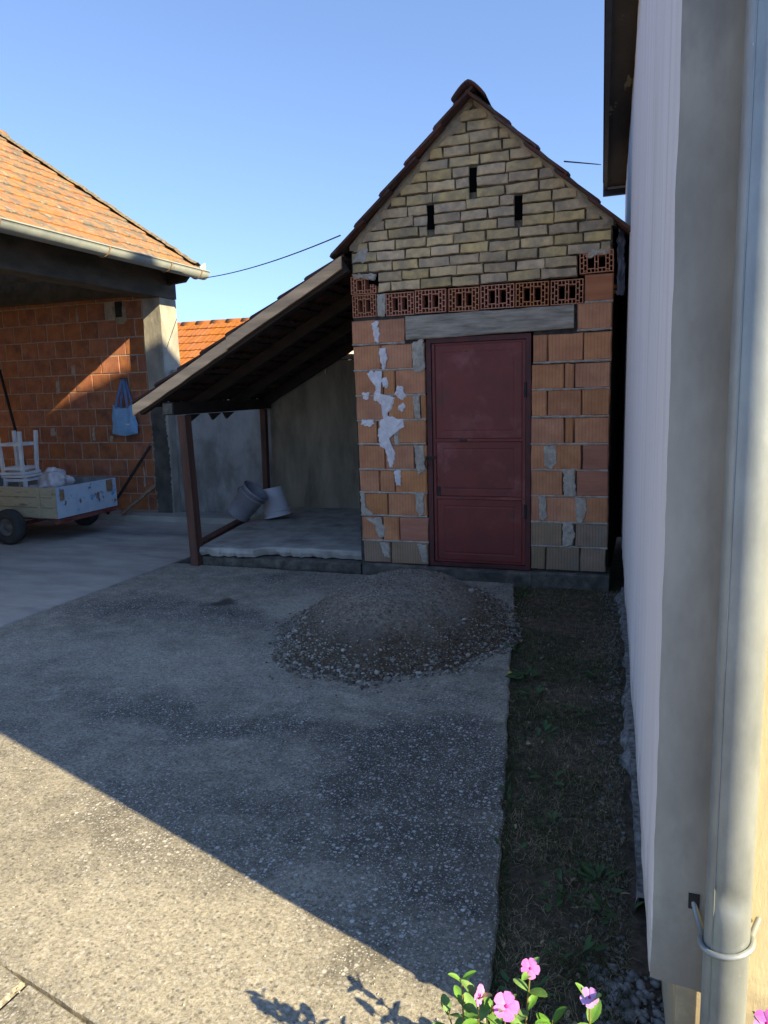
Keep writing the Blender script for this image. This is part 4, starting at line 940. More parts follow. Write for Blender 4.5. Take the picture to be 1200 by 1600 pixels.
# main roof (low pitch) and unseen taller wing, shaped to cast the shadow on the garage
mb = MB(); mb.add([(-.10, 1.3, 3.93), (4.4, 1.3, 6.6), (9.2, 1.3, 3.93), (-.58, 9.34, 3.93), (4.4, 9.34, 6.6), (9.2, 9.34, 3.93)], [(0, 3, 4, 1), (1, 4, 5, 2), (0, 1, 2), (3, 5, 4), (0, 2, 5, 3)]); part('roof', mb, 'tile', hs)
AY, AZ, sk = 3.05, 11.40, .79
mb = MB(); y0, y1 = AY-3.65, AY+3.6
mb.add([(x, y, z) for x in (7.0, 13) for (y, z) in ((y0, 0), (y1, 0), (y1, AZ-sk*(y1-AY)-.02), (AY, AZ-.02), (y0, AZ-sk*(AY-y0)-.02))],
       [(0, 4, 3, 2, 1), (5, 6, 7, 8, 9), (0, 5, 9, 4), (1, 2, 7, 6), (2, 3, 8, 7), (3, 4, 9, 8)]); part('unseen_shadow_wing', mb, 'plasterext', hs)
mb = MB()
mb.add([(6.98, y0, AZ-sk*(AY-y0)), (13.02, y0, AZ-sk*(AY-y0)), (13.02, AY, AZ), (6.98, AY, AZ), (6.98, y1, AZ-sk*(y1-AY)), (13.02, y1, AZ-sk*(y1-AY))], [(0, 1, 2, 3), (3, 2, 5, 4)]); part('unseen_wing_roof', mb, 'tile', hs)
# downpipe with dent, clamp, seam
pcx, pcy, pr_ = .180, 1.513, .0435
n = 40; ring = 32; vs = []
zs = [0.0, .1, .18, .24, .27, .30, .33, .36, .40, .46, .55, .8, 1.1, 1.5, 2, 2.5, 3, 3.5, 3.8]
zs = sorted(set(zs+[i*.012+.48 for i in range(16)]))
for z_ in zs:
    for j in range(ring):
        q = 2*math.pi*j/ring; d_ = Vector((math.cos(q), math.sin(q), 0))
        k = math.exp(-((z_-.575)/.030)**2)*max(0, d_.dot(Vector((.1, -1, 0)).normalized()))**3*.010
        vs.append(Vector((pcx, pcy, z_))+d_*(pr_-k))
fs = [(i*ring+j, i*ring+(j+1) % ring, (i+1)*ring+(j+1) % ring, (i+1)*ring+j) for i in range(len(zs)-1) for j in range(ring)]
mb = MB(); mb.add(vs, fs, True); pipe = part('downpipe', mb, 'zinc', hs)
mb = MB(); pts = [(pcx-.075, yN-.01, .435)]+[(pcx+math.cos(q)*(pr_+.006), pcy+math.sin(q)*(pr_+.006), .462+.012*math.cos(q)) for q in [math.pi*.86+math.pi*1.22*i/16 for i in range(17)]]+[(pcx+.066, yN-.0, .485)]
pts[0] = (pcx-.062, yN-.004, .500)
mb.tube(pts, .0062, 8); part('pipe_clamp', mb, 'zinc', pipe)
mb = MB(); mb.tube([(pcx-.030, pcy-.0318, .02), (pcx-.030, pcy-.0318, 3.8)], .0016, 5); part('pipe_seam', mb, 'zinc', pipe)

mb = MB(); mb.box(pcx-.072, pcx-.050, yN-.009, yN-.0065, .485, .520); part('hole_shade_plate', mb, 'black', pipe)  # thin black plate stands for the shade in a hole
# foot of the wall: rough concrete strip
mb = MB(); rs = random.Random(5); vs = []; n = 160
for i in range(n+1):
    y = 2.2+(6.0-2.2)*i/n; wd = (.008+.06*fn((y, 0, 0), 2.3, 2)+.04*fn((y, 1, 0), 9, 4)+.015*fn((y, 2, 0), 25, 4))
    x1 = wallx(y)+.06
    vs += [(wallx(y)-max(.002, wd), y, -.05), (wallx(y)-max(.002, wd)+.01, y, -.012+.03*abs(fn((y, 2, 0), 21, 3))), (wallx(y)+.0, y, .03+.02*fn((y, 3, 0), 13, 3)), (x1, y, .035)]
mb.add(vs, [(i*4+j, i*4+j+1, (i+1)*4+j+1, (i+1)*4+j) for i in range(n) for j in range(3)]); 
struct('wall_footing', mb, 'rubble')

# ================================================================== GRAVEL PILE
def pz(x, y):
    cx, cy = -1.62, 4.72
    dx, dy = (x-cx), (y-cy)
    a = math.atan2(dy/1.12, dx/.74); rr = math.hypot(dx/.74, dy/1.06)
    rr *= 1+.10*fn((math.cos(a), math.sin(a), 0), 1.6, 3)+.05*fn((math.cos(a), math.sin(a), 0), 5, 8)
    rr *= 1-.07*(dx > 0)*0
    if rr > 1.03: return -.02
    t = max(0, 1-rr)
    z = .33*(1-(1-min(1, t*1.22))**1.75)
    return max(-.02, z*.98)+fn((x, y, 0), 5, 3)*.016*min(1, t*5)+fn((x, y, 0), 18, 3)*.007*min(1, t*8)-.002
pile = MB(); N = 110
vs = [(-2.55+1.85*i/N, 3.45+2.5*j/N, pz(-2.55+1.85*i/N, 3.45+2.5*j/N)) for j in range(N+1) for i in range(N+1)]
fs = [(j*(N+1)+i, j*(N+1)+i+1, (j+1)*(N+1)+i+1, (j+1)*(N+1)+i) for j in range(N) for i in range(N)]
fs = [f for f in fs if max(vs[k][2] for k in f) > -.015]
pile.add(vs, fs, True)
gp = thing('gravel_pile', (-1.62, 4.72, 0), 'low heap of sandy gravel and pebbles on the concrete in front of the shed door', 'gravel pile')
part('sand', pile, 'pile', gp, 'stuff')
ico = [(0, 0, -1), (.72, -.53, -.45), (-.28, -.85, -.45), (-.89, 0, -.45), (-.28, .85, -.45), (.72, .53, -.45), (.28, -.85, .45), (-.72, -.53, .45), (-.72, .53, .45), (.28, .85, .45), (.89, 0, .45), (0, 0, 1)]
icf = [(0, 1, 2), (1, 0, 5), (0, 2, 3), (0, 3, 4), (0, 4, 5), (1, 5, 10), (2, 1, 6), (3, 2, 7), (4, 3, 8), (5, 4, 9), (1, 10, 6), (2, 6, 7), (3, 7, 8), (4, 8, 9), (5, 9, 10), (6, 10, 11), (7, 6, 11), (8, 7, 11), (9, 8, 11), (10, 9, 11)]
icf = [tuple(reversed(f)) for f in icf]
def peb(mb, x, y, z, r, rg):
    a = rg.uniform(0, 6.28); ca, sa = math.cos(a), math.sin(a); sx, sy, sz = rg.uniform(.8, 1.4), rg.uniform(.6, 1), rg.uniform(.45, .8)
    vs = []
    for (px, py, pz_) in ico:
        q = 1+rg.uniform(-.18, .18); X, Y, Z = px*sx*r*q, py*sy*r*q, pz_*sz*r*q
        vs.append((x+X*ca-Y*sa, y+X*sa+Y*ca, z+Z))
    mb.add(vs, icf, True)
ms = [MB(), MB(), MB(), MB()]; rg = random.Random(11); cnt = 0
while cnt < 15000:
    x, y = rg.uniform(-2.5, -.72), rg.uniform(3.5, 5.92)
    h = pz(x, y)
    if h < -.012:
        # scatter just outside
        e = max(pz(x+dx, y+dy) for dx, dy in ((.06, 0), (-.06, 0), (0, .06), (0, -.06)))
        if e < -.01 or rg.random() > .55: continue
        h = .0
    low = 1-min(1, max(0, h)/.2)
    if rg.random() > .42+.58*low**1.2: continue
    r = rg.choice([.0035, .004, .005, .005, .006, .008])*(.75+.5*low)*(2.0 if rg.random() < .07*low+.012 else 1)
    k = rg.random(); mm = ms[0] if k < .3 else (ms[1] if k < .55 else (ms[3] if k < .88 else ms[2]))
    peb(mm, x, y, h+r*.25, r, rg); cnt += 1
for i in range(520):
    a = rg.uniform(0, 6.283); q = rg.choice([rg.uniform(.78, 1.0), rg.uniform(.9, 1.22)])
    x, y = -1.62+.74*q*math.cos(a), 4.72+1.06*q*math.sin(a)
    if y > 5.95: continue
    r = rg.uniform(.007, .017)*(1 if q < 1.05 else .6)
    peb(rg.choice(ms), x, y, max(0, pz(x, y))+r*.3, r, rg)
for m_, k in zip(ms, ('stoneA', 'stoneB', 'stoneC', 'stoneD')): part('pebbles', m_, k, gp, 'stuff')
for (x, y, r, lab) in ((-1.42, 3.73, .022, 'round white pebble at the front foot of the gravel pile'), (-1.17, 5.02, .024, 'largest pale stone high on the right flank of the gravel pile')):
    mb = MB(); peb(mb, x, y, max(0, pz(x, y))+.012, r, rg); solo('pebble', mb, 'stoneC', lab, 'pebble')
# loose grit on the yard and rubble by the wall corner
mb = MB()
for i in range(900):
    y = 1.3+abs(rg.gauss(0, 1.6)) ; x = rg.uniform(-3.6, EDGE(y)-.03)
    if y < 5.9: peb(mb, x, y, .001, rg.choice([.0018, .002, .003, .004]), rg)
part_ = solo('loose_grit', mb, 'stoneC', 'tiny loose chips of stone scattered over the yard concrete', 'grit', kind='stuff')
mb = MB(); mb2 = MB()
for i in range(900):
    y = rg.uniform(1.32, 1.95); x = rg.uniform(-.12, wallx(y)+.16 if y > 1.57 else .30)
    (peb(mb, x, y, soilz(x, y)+.006, rg.choice([.004, .006, .008, .012, .016]), rg))
for i in range(1300):
    y = rg.uniform(1.6, 6.0); x = wallx(y)-abs(rg.gauss(0, .07))-.03
    peb(mb, x, y, soilz(x, y)+.003, rg.choice([.003, .004, .006, .009]), rg)
solo('rubble_chips', mb, 'rubble', 'grey and white rubble chips lying along the foot of the white house wall', 'rubble', kind='stuff')

# ================================================================== GRASS
def blades(n, seed, hmin, hmax, wd, dens, lean_=.9):
    rs = np.random.RandomState(seed); vs = []; fs = []; k = 0; made = 0
    while made < n:
        y = 1.25+4.85*rs.rand()**1.35; 
        u_ = rs.rand(); x0 = EDGE(max(y, 1.3))-.02; x1 = wallx(y)-.02 if y > 1.56 else .12
        x = x0+(x1-x0)*u_
        if rs.rand() > dens(x, y, u_): continue
        h = hmin+(hmax-hmin)*rs.rand()**1.6; a = rs.rand()*6.283; l_ = lean_*(.3+rs.rand()); w_ = wd*(.6+.8*rs.rand())
        ca, sa = math.cos(a), math.sin(a); z = soilz(x, y)-.003
        px, py = -sa*w_, ca*w_
        o = len(vs)
        vs += [(x-px, y-py, z), (x+px, y+py, z), (x+ca*h*.35*l_-px*.8, y+sa*h*.35*l_-py*.8, z+h*.6), (x+ca*h*.35*l_+px*.8, y+sa*h*.35*l_+py*.8, z+h*.6), (x+ca*h*l_, y+sa*h*l_, z+h*(1-.35*l_))]
        fs += [(o, o+1, o+3, o+2), (o+2, o+3, o+4)]
        made += 1
    mb = MB(); mb.v = [Vector(v) for v in vs]; mb.f = fs; mb.sm = [False]*len(fs); return mb
nzf = lambda x, y, s, sd: .5+.5*fn((x, y, 0), s, sd)
dg = lambda x, y, u_: min(1, max(0, (nzf(x, y, 2.6, 4)-.33)*2.2)+(.9 if u_ < .12 else 0))*(1-.5*(u_ > .85))
do = lambda x, y, u_: .35+.65*nzf(x, y, 4, 7)
dd = lambda x, y, u_: .25+.75*max(0, nzf(x, y, 3, 12)-.35)*2
gk = dict(kind='stuff')
solo('green_grass', blades(21000, 1, .010, .045, .0011, dg), 'grassA', 'short dark green grass growing on the soil strip beside the concrete', 'grass', kind='stuff')
solo('olive_grass', blades(16000, 2, .012, .045, .0010, do, 1.3), 'grassB', 'short olive half dry grass on the soil strip', 'grass', kind='stuff')
solo('dry_grass', blades(11000, 3, .008, .038, .0009, dd, 2.2), 'grassC', 'straw coloured dead grass blades lying on the soil strip', 'grass', kind='stuff')

def leaf_mesh(name, m, L=.05, W=.022, fold=.25, curl=.2):
    xs = [0, .12, .3, .55, .8, .95, 1.0]; ws = [.08, .45, .82, 1, .78, .38, .02]
    vs = []; fs = []
    for t, w_ in zip(xs, ws):
        z = -curl*L*t*t
        vs += [(t*L, -W/2*w_, z+W*.5*w_*fold), (t*L, -W/4*w_, z+W*.22*w_*fold), (t*L, 0, z), (t*L, W/4*w_, z+W*.22*w_*fold), (t*L, W/2*w_, z+W*.5*w_*fold)]
    for i in range(len(xs)-1):
        for k in range(4): fs.append((i*5+k, (i+1)*5+k, (i+1)*5+k+1, i*5+k+1))
    mb = MB(); mb.add(vs, fs, True); return mb
mb = MB(); rs = random.Random(9)
for i in range(110):
    y = rs.uniform(1.5, 5.9); x = EDGE(y)+rs.random()*(wallx(y)-EDGE(y)-.03)
    q = leaf_mesh('x', 'leaf', rs.uniform(.014, .035), rs.uniform(.006, .014), rs.uniform(.1, .8), .3)
    mt = Matrix.Translation((x, y, soilz(x, y)+.012)) @ Matrix.Rotation(rs.uniform(0, 6.28), 4, 'Z') @ Matrix.Rotation(rs.uniform(-.5, .5), 4, 'Y') @ Matrix.Rotation(rs.uniform(-.7, .7), 4, 'X')
    mb.add([mt @ v for v in q.v], q.f, True)
solo('dead_leaves', mb, 'grassC', 'small curled dead leaves scattered over the grass strip', 'dead leaves', kind='stuff')
# broad-leaved weeds in the strip (one uncounted mass)
mbw = MB(); rs = random.Random(21)
lm = leaf_mesh('x', 'leaf', .05, .02)
def add_leaf(mb, p, az_, el_, sc, roll=0):
    mt = Matrix.Translation(p) @ Matrix.Rotation(az_, 4, 'Z') @ Matrix.Rotation(-el_, 4, 'Y') @ Matrix.Rotation(roll, 4, 'X') @ Matrix.Scale(sc, 4)
    mb.add([mt @ v for v in lm.v], lm.f, True)
for (x, y, n, sc) in ((-.62, 4.0, 26, 1.2), (-.55, 3.75, 18, 1.1), (-.45, 3.3, 14, 1), (-.75, 4.4, 16, 1), (-.12, 2.3, 22, 1.0), (-.22, 2.2, 18, .9), (-.06, 2.15, 14, .9), (-.35, 2.9, 12, .9), (-.30, 2.6, 9, .8), (-.16, 1.95, 14, .9), (-.9, 5.6, 12, 1), (-.25, 4.1, 10, .9), (-.27, 1.75, 14, .8), (-.48, 2.7, 10, .7), (-.42, 2.35, 9, .7), (-.8, 4.75, 12, .9), (-.95, 5.85, 14, 1), (-.5, 5.3, 9, .8), (-.15, 3.1, 9, .7), (-.3, 3.6, 10, .8)):
    for k in range(n):
        a = rs.uniform(0, 6.28); r_ = rs.uniform(0, .07)
        add_leaf(mbw, V(x+math.cos(a)*r_, y+math.sin(a)*r_, -.015+rs.uniform(0, .02)), a+rs.uniform(-.5, .5), rs.uniform(.1, .9), sc*rs.uniform(.5, 1.1), rs.uniform(-.4, .4))
solo('low_weeds', mbw, 'leafdark', 'low broad-leaved green weeds dotted through the grass strip', 'weeds', kind='stuff')
for (x, y, lab) in ((-.90, 5.02, 'bright yellow fallen leaf at the right foot of the gravel pile'), (-.72, 3.97, 'small yellow leaf at the edge of the concrete nearer the camera than the gravel pile')):
    mb = MB(); add_leaf(mb, V(x, y, .012), 1.0, .15, .8, .3); solo('fallen_leaf', mb, 'yleaf', lab, 'leaf')

# ================================================================== PERIWINKLES
LM = [leaf_mesh('leaf', 'leaf', .050, .028, .3, .15).mesh('leaf', M['leaf'], (0, 0, 0)), leaf_mesh('leaf', 'leaf', .040, .018, .4, .35).mesh('leaf', M['leaf'], (0, 0, 0))]
def petal_mesh():
    vs = []; fs = []; N = 5
    ts = [0, .25, .6, .9, 1.0]; ws = [.10, .42, .92, .86, .45]
    for t, w_ in zip(ts, ws):
        vs += [(t*.021+.001, -w_*.0105, .0025*t*t), (t*.021*1.05+.001, 0, .0035*t*(1-t)*2), (t*.021+.001, w_*.0115, .0005*t)]
    for i in range(4):
        for k in range(2): fs.append((i*3+k, (i+1)*3+k, (i+1)*3+k+1, i*3+k+1))
    mb = MB(); mb.add(vs, fs, True); return mb
PM = petal_mesh().mesh('petal', M['petal'], (0, 0, 0)); PM2 = petal_mesh().mesh('petal', M['petalpale'], (0, 0, 0))
eye = MB().lathe([(0, .0022), (.0022, .002), (.0035, .0008), (.004, 0)], (0, 0, 0), (0, 0, 1), 8).mesh('eye', M['petaleye'], (0, 0, 0))
def bloom(par, p, nrm, pm=PM, sc=1., sq=1.):
    q = Vector(nrm).to_track_quat('Z', 'Y').to_matrix().to_4x4(); base = Matrix.Translation(p) @ q @ Matrix.Scale(sc, 4)
    root = inst('flower', eye, base, par); WL[root.name] = Vector(p)
    for k in range(5):
        o = bpy.data.objects.new('petal', pm); COL.objects.link(o); o.parent = root
        o.matrix_local = Matrix.Rotation(k*2*math.pi/5+R.uniform(-.05, .05), 4, 'Z') @ Matrix.Rotation(-.08+R.uniform(-.1, .1)-(1-sq), 4, 'Y')
def plant(base, tops, lab, seed, group='pink periwinkles in the foreground bed'):
    rg = random.Random(seed); b = Vector(base)
    t = thing('periwinkle', b, lab, 'flowering plant', group)
    for (tip, fl, pmx, nrm, pairs) in tops:
        tip = Vector(tip); mid = b.lerp(tip, .5)+V(rg.uniform(-.015, .015), rg.uniform(-.01, .01), .01)
        pts = [b, b.lerp(mid, .5)+V(0, 0, .004), mid, mid.lerp(tip, .5)+V(0, 0, .003), tip]
        part('stem', MB().tube(pts, [.0034, .003, .0027, .0023, .0016], 6), 'stem', t)
        a0 = rg.uniform(0, 3.14)
        for k in range(pairs):
            f = 1-k*.14
            if f < .12: break
            seg = f*4; i = min(3, int(seg)); p = pts[i].lerp(pts[i+1], seg-i)
            for sd in (0, math.pi):
                el_ = rg.uniform(.25, .8) if k else rg.uniform(.6, 1.1)
                sc = rg.uniform(.9, 1.3)*(1 if k else .85)
                mt = Matrix.Translation(p-V(0, 0, .004 if k else .010)) @ Matrix.Rotation(a0+sd+rg.uniform(-.3, .3), 4, 'Z') @ Matrix.Rotation(-el_, 4, 'Y') @ Matrix.Rotation(rg.uniform(-.3, .3), 4, 'X') @ Matrix.Scale(sc, 4)
                inst('leaf', rg.choice(LM), mt, t)
            a0 += 1.57
        if fl: bloom(t, tip+V(0, 0, .006), nrm, pmx, fl)
    return t
cv = V(.05, -1, .55)
plant((-.205, 1.44, -.02), [((-.217, 1.478, .315), .95, PM, (-.05, -1, .75), 5), ((-.165, 1.46, .22), 0, PM, cv, 4)], 'tall periwinkle with reddish stem and one pink flower above its leaf pairs', 31)
plant((-.24, 1.29, -.02), [((-.236, 1.285, .385), 1.15, PM, (.05, -1, .9), 5), ((-.27, 1.31, .36), 0, PM, (-1, -.3, .2), 4)], 'periwinkle with the largest open pink flower facing the camera', 32)
plant((-.30, 1.29, -.02), [((-.292, 1.285, .395), .9, PM, (1, -.25, .1), 5), ((-.335, 1.32, .395), 0, PM, cv, 5), ((-.36, 1.30, .33), 0, PM, cv, 4)], 'leafy periwinkle at the left end with a pink flower seen edge-on', 33)
plant((-.075, 1.36, -.02), [((-.083, 1.385, .36), .85, PM2, (-.3, -1, .9), 5), ((-.06, 1.36, .27), 0, PM, cv, 5), ((-.11, 1.36, .25), 0, PM, cv, 4)], 'small periwinkle with a pale lilac flower between the tall stem and the downpipe', 34)
plant((.245, 1.33, -.02), [((.235, 1.345, .43), 1.05, PM, (-.2, -1, .8), 5), ((.215, 1.33, .40), 0, PM, cv, 3)], 'periwinkle with a pink flower at the right edge in front of the yellow wall', 35)
plant((-.40, 1.14, -.02), [((-.39, 1.13, .30), 0, PM, cv, 5), ((-.44, 1.17, .28), 0, PM, cv, 5)], 'flowerless periwinkle sprig just below the bottom edge, throwing its leafy shadow on the concrete', 36)
plant((-.15, 1.20, -.02), [((-.15, 1.21, .28), 0, PM, cv, 5), ((-.10, 1.19, .24), 0, PM, cv, 5)], 'low periwinkle sprig without flowers under the pale lilac bloom', 37)
plant((-.33, 1.33, -.02), [((-.315, 1.34, .30), 0, PM, cv, 6), ((-.28, 1.36, .27), 0, PM, cv, 5)], 'short flowerless periwinkle shoot among the left plants', 38)
plant((-.19, 1.30, -.02), [((-.195, 1.30, .33), 0, PM, cv, 6), ((-.16, 1.31, .28), 0, PM, cv, 5)], 'short flowerless periwinkle shoot right of the largest flower', 39)
# ================================================================== TRAILER
tr = thing('cart_trailer', (-7.1, 7.0, 0), 'small two-wheeled trailer with yellow plank side and chipped pale blue tailboard', 'trailer')
ca, sa = math.cos(rad(4)), math.sin(rad(4))
ox, oy = -6.33, 6.52          # near right corner of the box
def T(lx, ly, z):             # lx: to the left (-X), ly: back (+Y)
    return (ox-lx*ca-ly*sa*.35, oy+lx*sa+ly*ca, z)
def hexa(mb, lx0, lx1, ly0, ly1, z0, z1, tilt=0):
    vs = [T(x, y, z) for z in (z0, z1) for y in (ly0, ly1) for x in (lx0, lx1)]
    mb.add(vs, [(1, 3, 2, 0), (6, 7, 5, 4), (4, 5, 1, 0), (3, 7, 6, 2), (2, 6, 4, 0), (5, 7, 3, 1)]); return mb
Lb, Wb = 2.0, 1.02
for k in range(3): part('side_plank', hexa(MB(), 0.0, Lb, 0, .025, .30+k*.118, .30+k*.118+.112), 'cartyellow', tr)
for k in range(3): part('side_plank', hexa(MB(), 0.0, Lb, Wb, Wb+.025, .30+k*.118, .30+k*.118+.112), 'cartin', tr)
part('tailboard', hexa(MB(), -.025, -.002, 0, Wb+.025, .295, .648), 'cartblue', tr)
part('headboard', hexa(MB(), Lb, Lb+.025, 0, Wb, .30, .65), 'cartin', tr)
part('bed', hexa(MB(), 0, Lb, .027, Wb-.002, .285, .305), 'cartin', tr)
part('corner_post', hexa(MB(), -.028, .03, -.006, .0, .30, .66), 'cartyellow', tr)
for lx in (.22, 1.2): part('side_batten', hexa(MB(), lx, lx+.05, -.012, -.001, .30, .655), 'cartyellow', tr)
mb = hexa(MB(), -.02, .03, .0, Wb, .235, .284); hexa(mb, .03, 2.3, .18, .23, .235, .284); hexa(mb, .03, 2.3, .80, .85, .235, .284); part('chassis', mb, 'chassis', tr)
part('latch', hexa(MB(), -.04, -.026, .06, .12, .50, .62), 'rust', tr); part('latch', hexa(MB(), -.04, -.026, Wb-.16, Wb-.06, .50, .64), 'rust', tr)
for ly in (.10, Wb-.22): part('tail_lamp', hexa(MB(), -.05, -.024, ly, ly+.09, .245, .28), 'door', tr)
part('drawbar', MB().tube([T(2.3, .5, .27), T(3.3, .5, .30)], .03, 8), 'chassis', tr)
mb = MB().tube([T(.62, -.02, .2), T(.62, Wb+.02, .2)], .022, 8); part('axle', mb, 'chassis', tr)
for ly in (-.13, Wb+.10):
    c0 = Vector(T(.62, ly, .20)); ax = Vector(T(.62, 1, 0))-Vector(T(.62, 0, 0))
    wh = part('wheel', MB().lathe([(.10, -.055), (.125, -.065), (.17, -.068), (.20, -.05), (.207, 0), (.20, .05), (.17, .068), (.125, .065), (.10, .055)], c0, ax, 28), 'rubber', tr)
    part('rim', MB().lathe([(0, -.03), (.035, -.035), (.04, -.015), (.075, -.01), (.085, -.04), (.115, -.055), (.118, .05), (.08, .03), (0, .03)], c0, ax, 20), 'rim', wh)
# stools in the cart
def stool(base, h, w_, top_up, lab, a=0.15):
    b = Vector(base); t = thing('stool', b, lab, 'stool')
    def q(x, y, z): return b+V(x*math.cos(a)-y*math.sin(a), x*math.sin(a)+y*math.cos(a), z if top_up else h-z)
    for sx in (-1, 1):
        for sy in (-1, 1):
            part('leg', MB().bar(q(sx*w_*.46, sy*w_*.46, 0), q(sx*w_*.40, sy*w_*.40, h-.03), .036, .036, (math.cos(a), math.sin(a), 0)), 'stool', t)
    for zz_, k in ((h*.30, .44), (h*.86, .405)):
        for sx in (-1, 1):
            part('rail', MB().bar(q(sx*w_*k, -w_*k, zz_), q(sx*w_*k, w_*k, zz_), .018, .035), 'stool', t)
            part('rail', MB().bar(q(-w_*k, sx*w_*k, zz_), q(w_*k, sx*w_*k, zz_), .018, .035), 'stool', t)
    mb = MB(); vs = [q(x*w_/2, y*w_/2, z) for z in (h-.03, h) for y in (-1, 1) for x in (-1, 1)]
    mb.add(vs, [(0, 2, 3, 1), (4, 5, 7, 6), (0, 1, 5, 4), (2, 6, 7, 3), (0, 4, 6, 2), (1, 3, 7, 5)]); part('seat', mb, 'stool', t)
    return t
stool((-7.24, 6.98, .31), .44, .33, True, 'white painted stool standing in the trailer, its seat carrying the upturned stool')
stool((-7.26, 6.98, .755), .52, .33, False, 'white painted stool turned upside down with legs in the air on the other stool')
# plastic bag in the cart
def blob(c, r, seed, m, nm, lab, cat, amp=.25, sq=.6):
    mb = MB(); nu, nv = 56, 32; vs = []
    for j in range(nv+1):
        for i in range(nu):
            th = math.pi*j/nv; p_ = 2*math.pi*i/nu; d_ = Vector((math.sin(th)*math.cos(p_), math.sin(th)*math.sin(p_), math.cos(th)))
            k = 1+amp*fn(d_, 1.8, seed)-amp*.5*abs(fn(d_, 4, seed+1))-amp*.55*abs(fn(d_, 9, seed+2))
            vs.append(Vector(c)+Vector((d_.x*r[0], d_.y*r[1], d_.z*r[2]))*k)
    fs = [(j*nu+i, (j+1)*nu+i, (j+1)*nu+(i+1) % nu, j*nu+(i+1) % nu) for j in range(nv) for i in range(nu)]
    mb.add(vs, fs, True); return solo(nm, mb, m, lab, cat)
blob((-6.80, 7.05, .62), (.20, .2, .20), 3, 'plastic', 'plastic_bag', 'crumpled cloudy plastic bag heaped in the trailer behind the tailboard', 'bag', amp=.34)
mb = grid_mesh(24, 18, lambda u_, v_: (-7.35+.62*u_, 6.60+.5*v_, .595+.05*fn((u_*3, v_*3, 0), 1, 2)+.02*fn((u_*9, v_*9, 0), 1, 4)-.05*u_))
solo('plastic_sheet', mb, 'bucketwhite', 'white crumpled sheet spread over the load in the trailer beside the stools', 'sheet')
blob((-7.0, 7.0, .44), (.55, .34, .13), 9, 'cartin', 'sack', 'grey sack lying flat on the trailer bed under the white sheet', 'sack', amp=.15)
# ---- leaning bars
def bar_thing(p0, p1, r, lab, m='black', extra=None):
    return solo('iron_bar', MB().tube([p0, Vector(p0).lerp(Vector(p1), .5), p1], r, 8), m, lab, 'bar')
bar_thing((-6.95, 8.08, .08), (-6.37, 8.36, .99), .020, 'longer thin dark iron bar leaning on the garage wall towards the column')
bar_thing((-6.70, 8.05, .085), (-6.35, 8.36, .44), .030, 'short thick dark bar leaning low against the garage column', 'rust')
bar_thing((-8.95, 8.42, 2.1), (-8.15, 8.05, .07), .020, 'long dark pole leaning on the garage wall behind the trailer')
bar_thing((-7.28, 8.3, .62), (-7.27, 8.45, 1.02), .016, 'short upright dark rod on the wall behind the trailer')if False else None
# ---- blue bag on the wall
bag = thing('cloth_bag', (-6.80, 8.40, 1.15), 'light blue cloth tote bag hanging by its handles on the garage wall', 'bag')
def bagf(u_, v_):
    # v 0 bottom .. 1 top, u around
    a = 2*math.pi*u_; wv = .205+.012*math.sin(v_*3.1)-.03*v_+.006*fn((math.cos(a), v_*3, 0), 3, 3)
    d_ = .05*(1-.55*v_)*(1 if v_ > 0 else .4)
    x = -6.805+wv*math.copysign(abs(math.cos(a))**.7, math.cos(a))
    y = 8.405+d_*math.sin(a)+.03*fn((x*16, v_*2.2, 0), 1, 2)+.012*fn((x*40, v_*6, 0), 1, 2)
    z = 1.155+.385*v_+(.018*math.cos(a*2) if v_ > .9 else 0)-.03*(1-abs(math.cos(a)))*(1 if v_ == 0 else 0)-(.02*v_*(1-abs(math.cos(a))))
    return (x, y, z)
part('body', grid_mesh(36, 14, bagf), 'bag', bag)
for dx, dy in ((-.02, -.03), (.02, .01)):
    top = V(-6.775, 8.44+dy, 1.90)
    mb = MB()
    pts = [V(-6.885+dx, 8.41+dy, 1.50), V(-6.855+dx, 8.41+dy, 1.62), V(-6.80+dx*.5, 8.43+dy, 1.82), top, V(-6.755, 8.43+dy, 1.82), V(-6.70+dx, 8.41+dy, 1.62), V(-6.69+dx, 8.41+dy, 1.50)]
    for p, q in zip(pts, pts[1:]): mb.bar(p, q, .006, .038, (1, 0, 0))
    part('handle', mb, 'bagdark', bag)
part('bag_label', MB().box(-6.74, -6.685, 8.352, 8.358, 1.275, 1.292), 'white', bag)
part('nail', MB().tube([(-6.775, 8.36, 1.905), (-6.775, 8.52, 1.90)], .006, 6), 'black', bag)
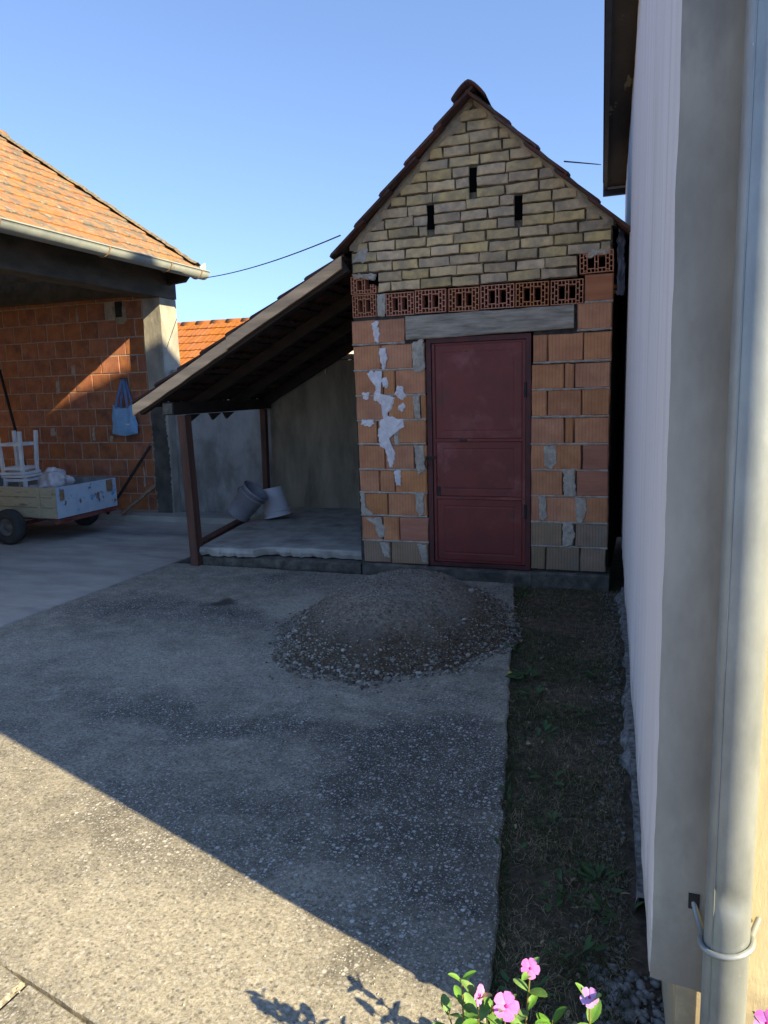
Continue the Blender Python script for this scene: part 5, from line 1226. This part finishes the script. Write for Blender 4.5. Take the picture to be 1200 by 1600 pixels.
# ---- buckets
def bucket(c, axis, r, h, m, lab, handle=False):
    c = Vector(c); ax = Vector(axis).normalized(); t = thing('bucket', c, lab, 'bucket')
    part('body', MB().lathe([(0, .004), (r*.80, .0), (r*.83, .006), (r, h), (r+.008, h), (r+.008, h-.02), (r+.003, h-.022)], c, ax, 36), m, t)
    part('inner_wall', MB().lathe([(r-.006, h), (r*.80, .01), (0, .012)], c, ax, 36), m, t)
    part('rim_band', MB().lathe([(r*.985, h*.80), (r+.007, h*.81), (r+.007, h*.83), (r*.99, h*.84)], c, ax, 36), m, t)
    if handle:
        a = ax.orthogonal().normalized(); b = ax.cross(a)
        pts = [c+ax*h*.8+(a*math.cos(q)+b*math.sin(q)*.9)*(r+.012)-ax*(.14*math.sin(q)) for q in [math.pi*i/12 for i in range(13)]]
        part('handle', MB().tube(pts, .004, 6), 'black', t)
    return t
bucket((-4.165, 7.64, .545), (.20, -.02, -.97), .155, .345, 'bucketwhite', 'white plastic bucket standing upside down behind the grey one under the lean-to')
bucket((-4.40, 7.24, .285), (.62, .10, .72), .158, .37, 'bucketgrey', 'dark grey plastic bucket tipped onto the sill timber in front of the white bucket', True)
# plank lying at the wall
# ---- wires
def sag(p0, p1, s_, n=14):
    p0, p1 = Vector(p0), Vector(p1); return [p0.lerp(p1, i/n)-V(0, 0, s_*4*(i/n)*(1-i/n)) for i in range(n+1)]
solo('overhead_cable', MB().tube(sag((-5.60, 8.70, 3.17), (-2.50, 6.02, 2.93), .05), .006, 5), 'wire', 'thin black cable strung from the garage gutter to the left roof edge of the shed', 'cable')
solo('overhead_cable', MB().tube(sag((-.66, 6.06, 3.30), (-.60, 9.25, 4.11), .0), .006, 5), 'wire', 'short thin cable between the right slope of the shed roof and the house eaves', 'cable')
# ---- crumpled film in the gap
mb = grid_mesh(10, 34, lambda u_, v_: (-.262+.05*u_+.02*fn((u_*4, v_*9, 0), 1, 3), 6.12+.1*u_+.05*fn((u_*5, v_*7, 0), 1, 5), 2.30+.50*v_+.01*fn((u_*6, v_*9, 1), 1, 4)))
solo('plastic_film', mb, 'film', 'crumpled grey plastic film stuffed high in the gap between shed and house', 'film')
mb = MB(); peb(mb, -.283, 6.16, 2.37, .03, rg); peb(mb, -.278, 6.16, 2.33, .025, rg)
solo('brick_chip', mb, 'blockflat', 'orange chip of broken block wedged in the dark gap beside the shed', 'brick chip')
# stain on yard
mb = MB(); vs = [(0, 0, 0)]
n = 28; P = []
for i in range(n):
    a = 2*math.pi*i/n; r_ = 1+.35*fn((math.cos(a), math.sin(a), 0), 2, 3); P.append((-3.17+.19*r_*math.cos(a), 4.86+.19*r_*math.sin(a), .004))
pass
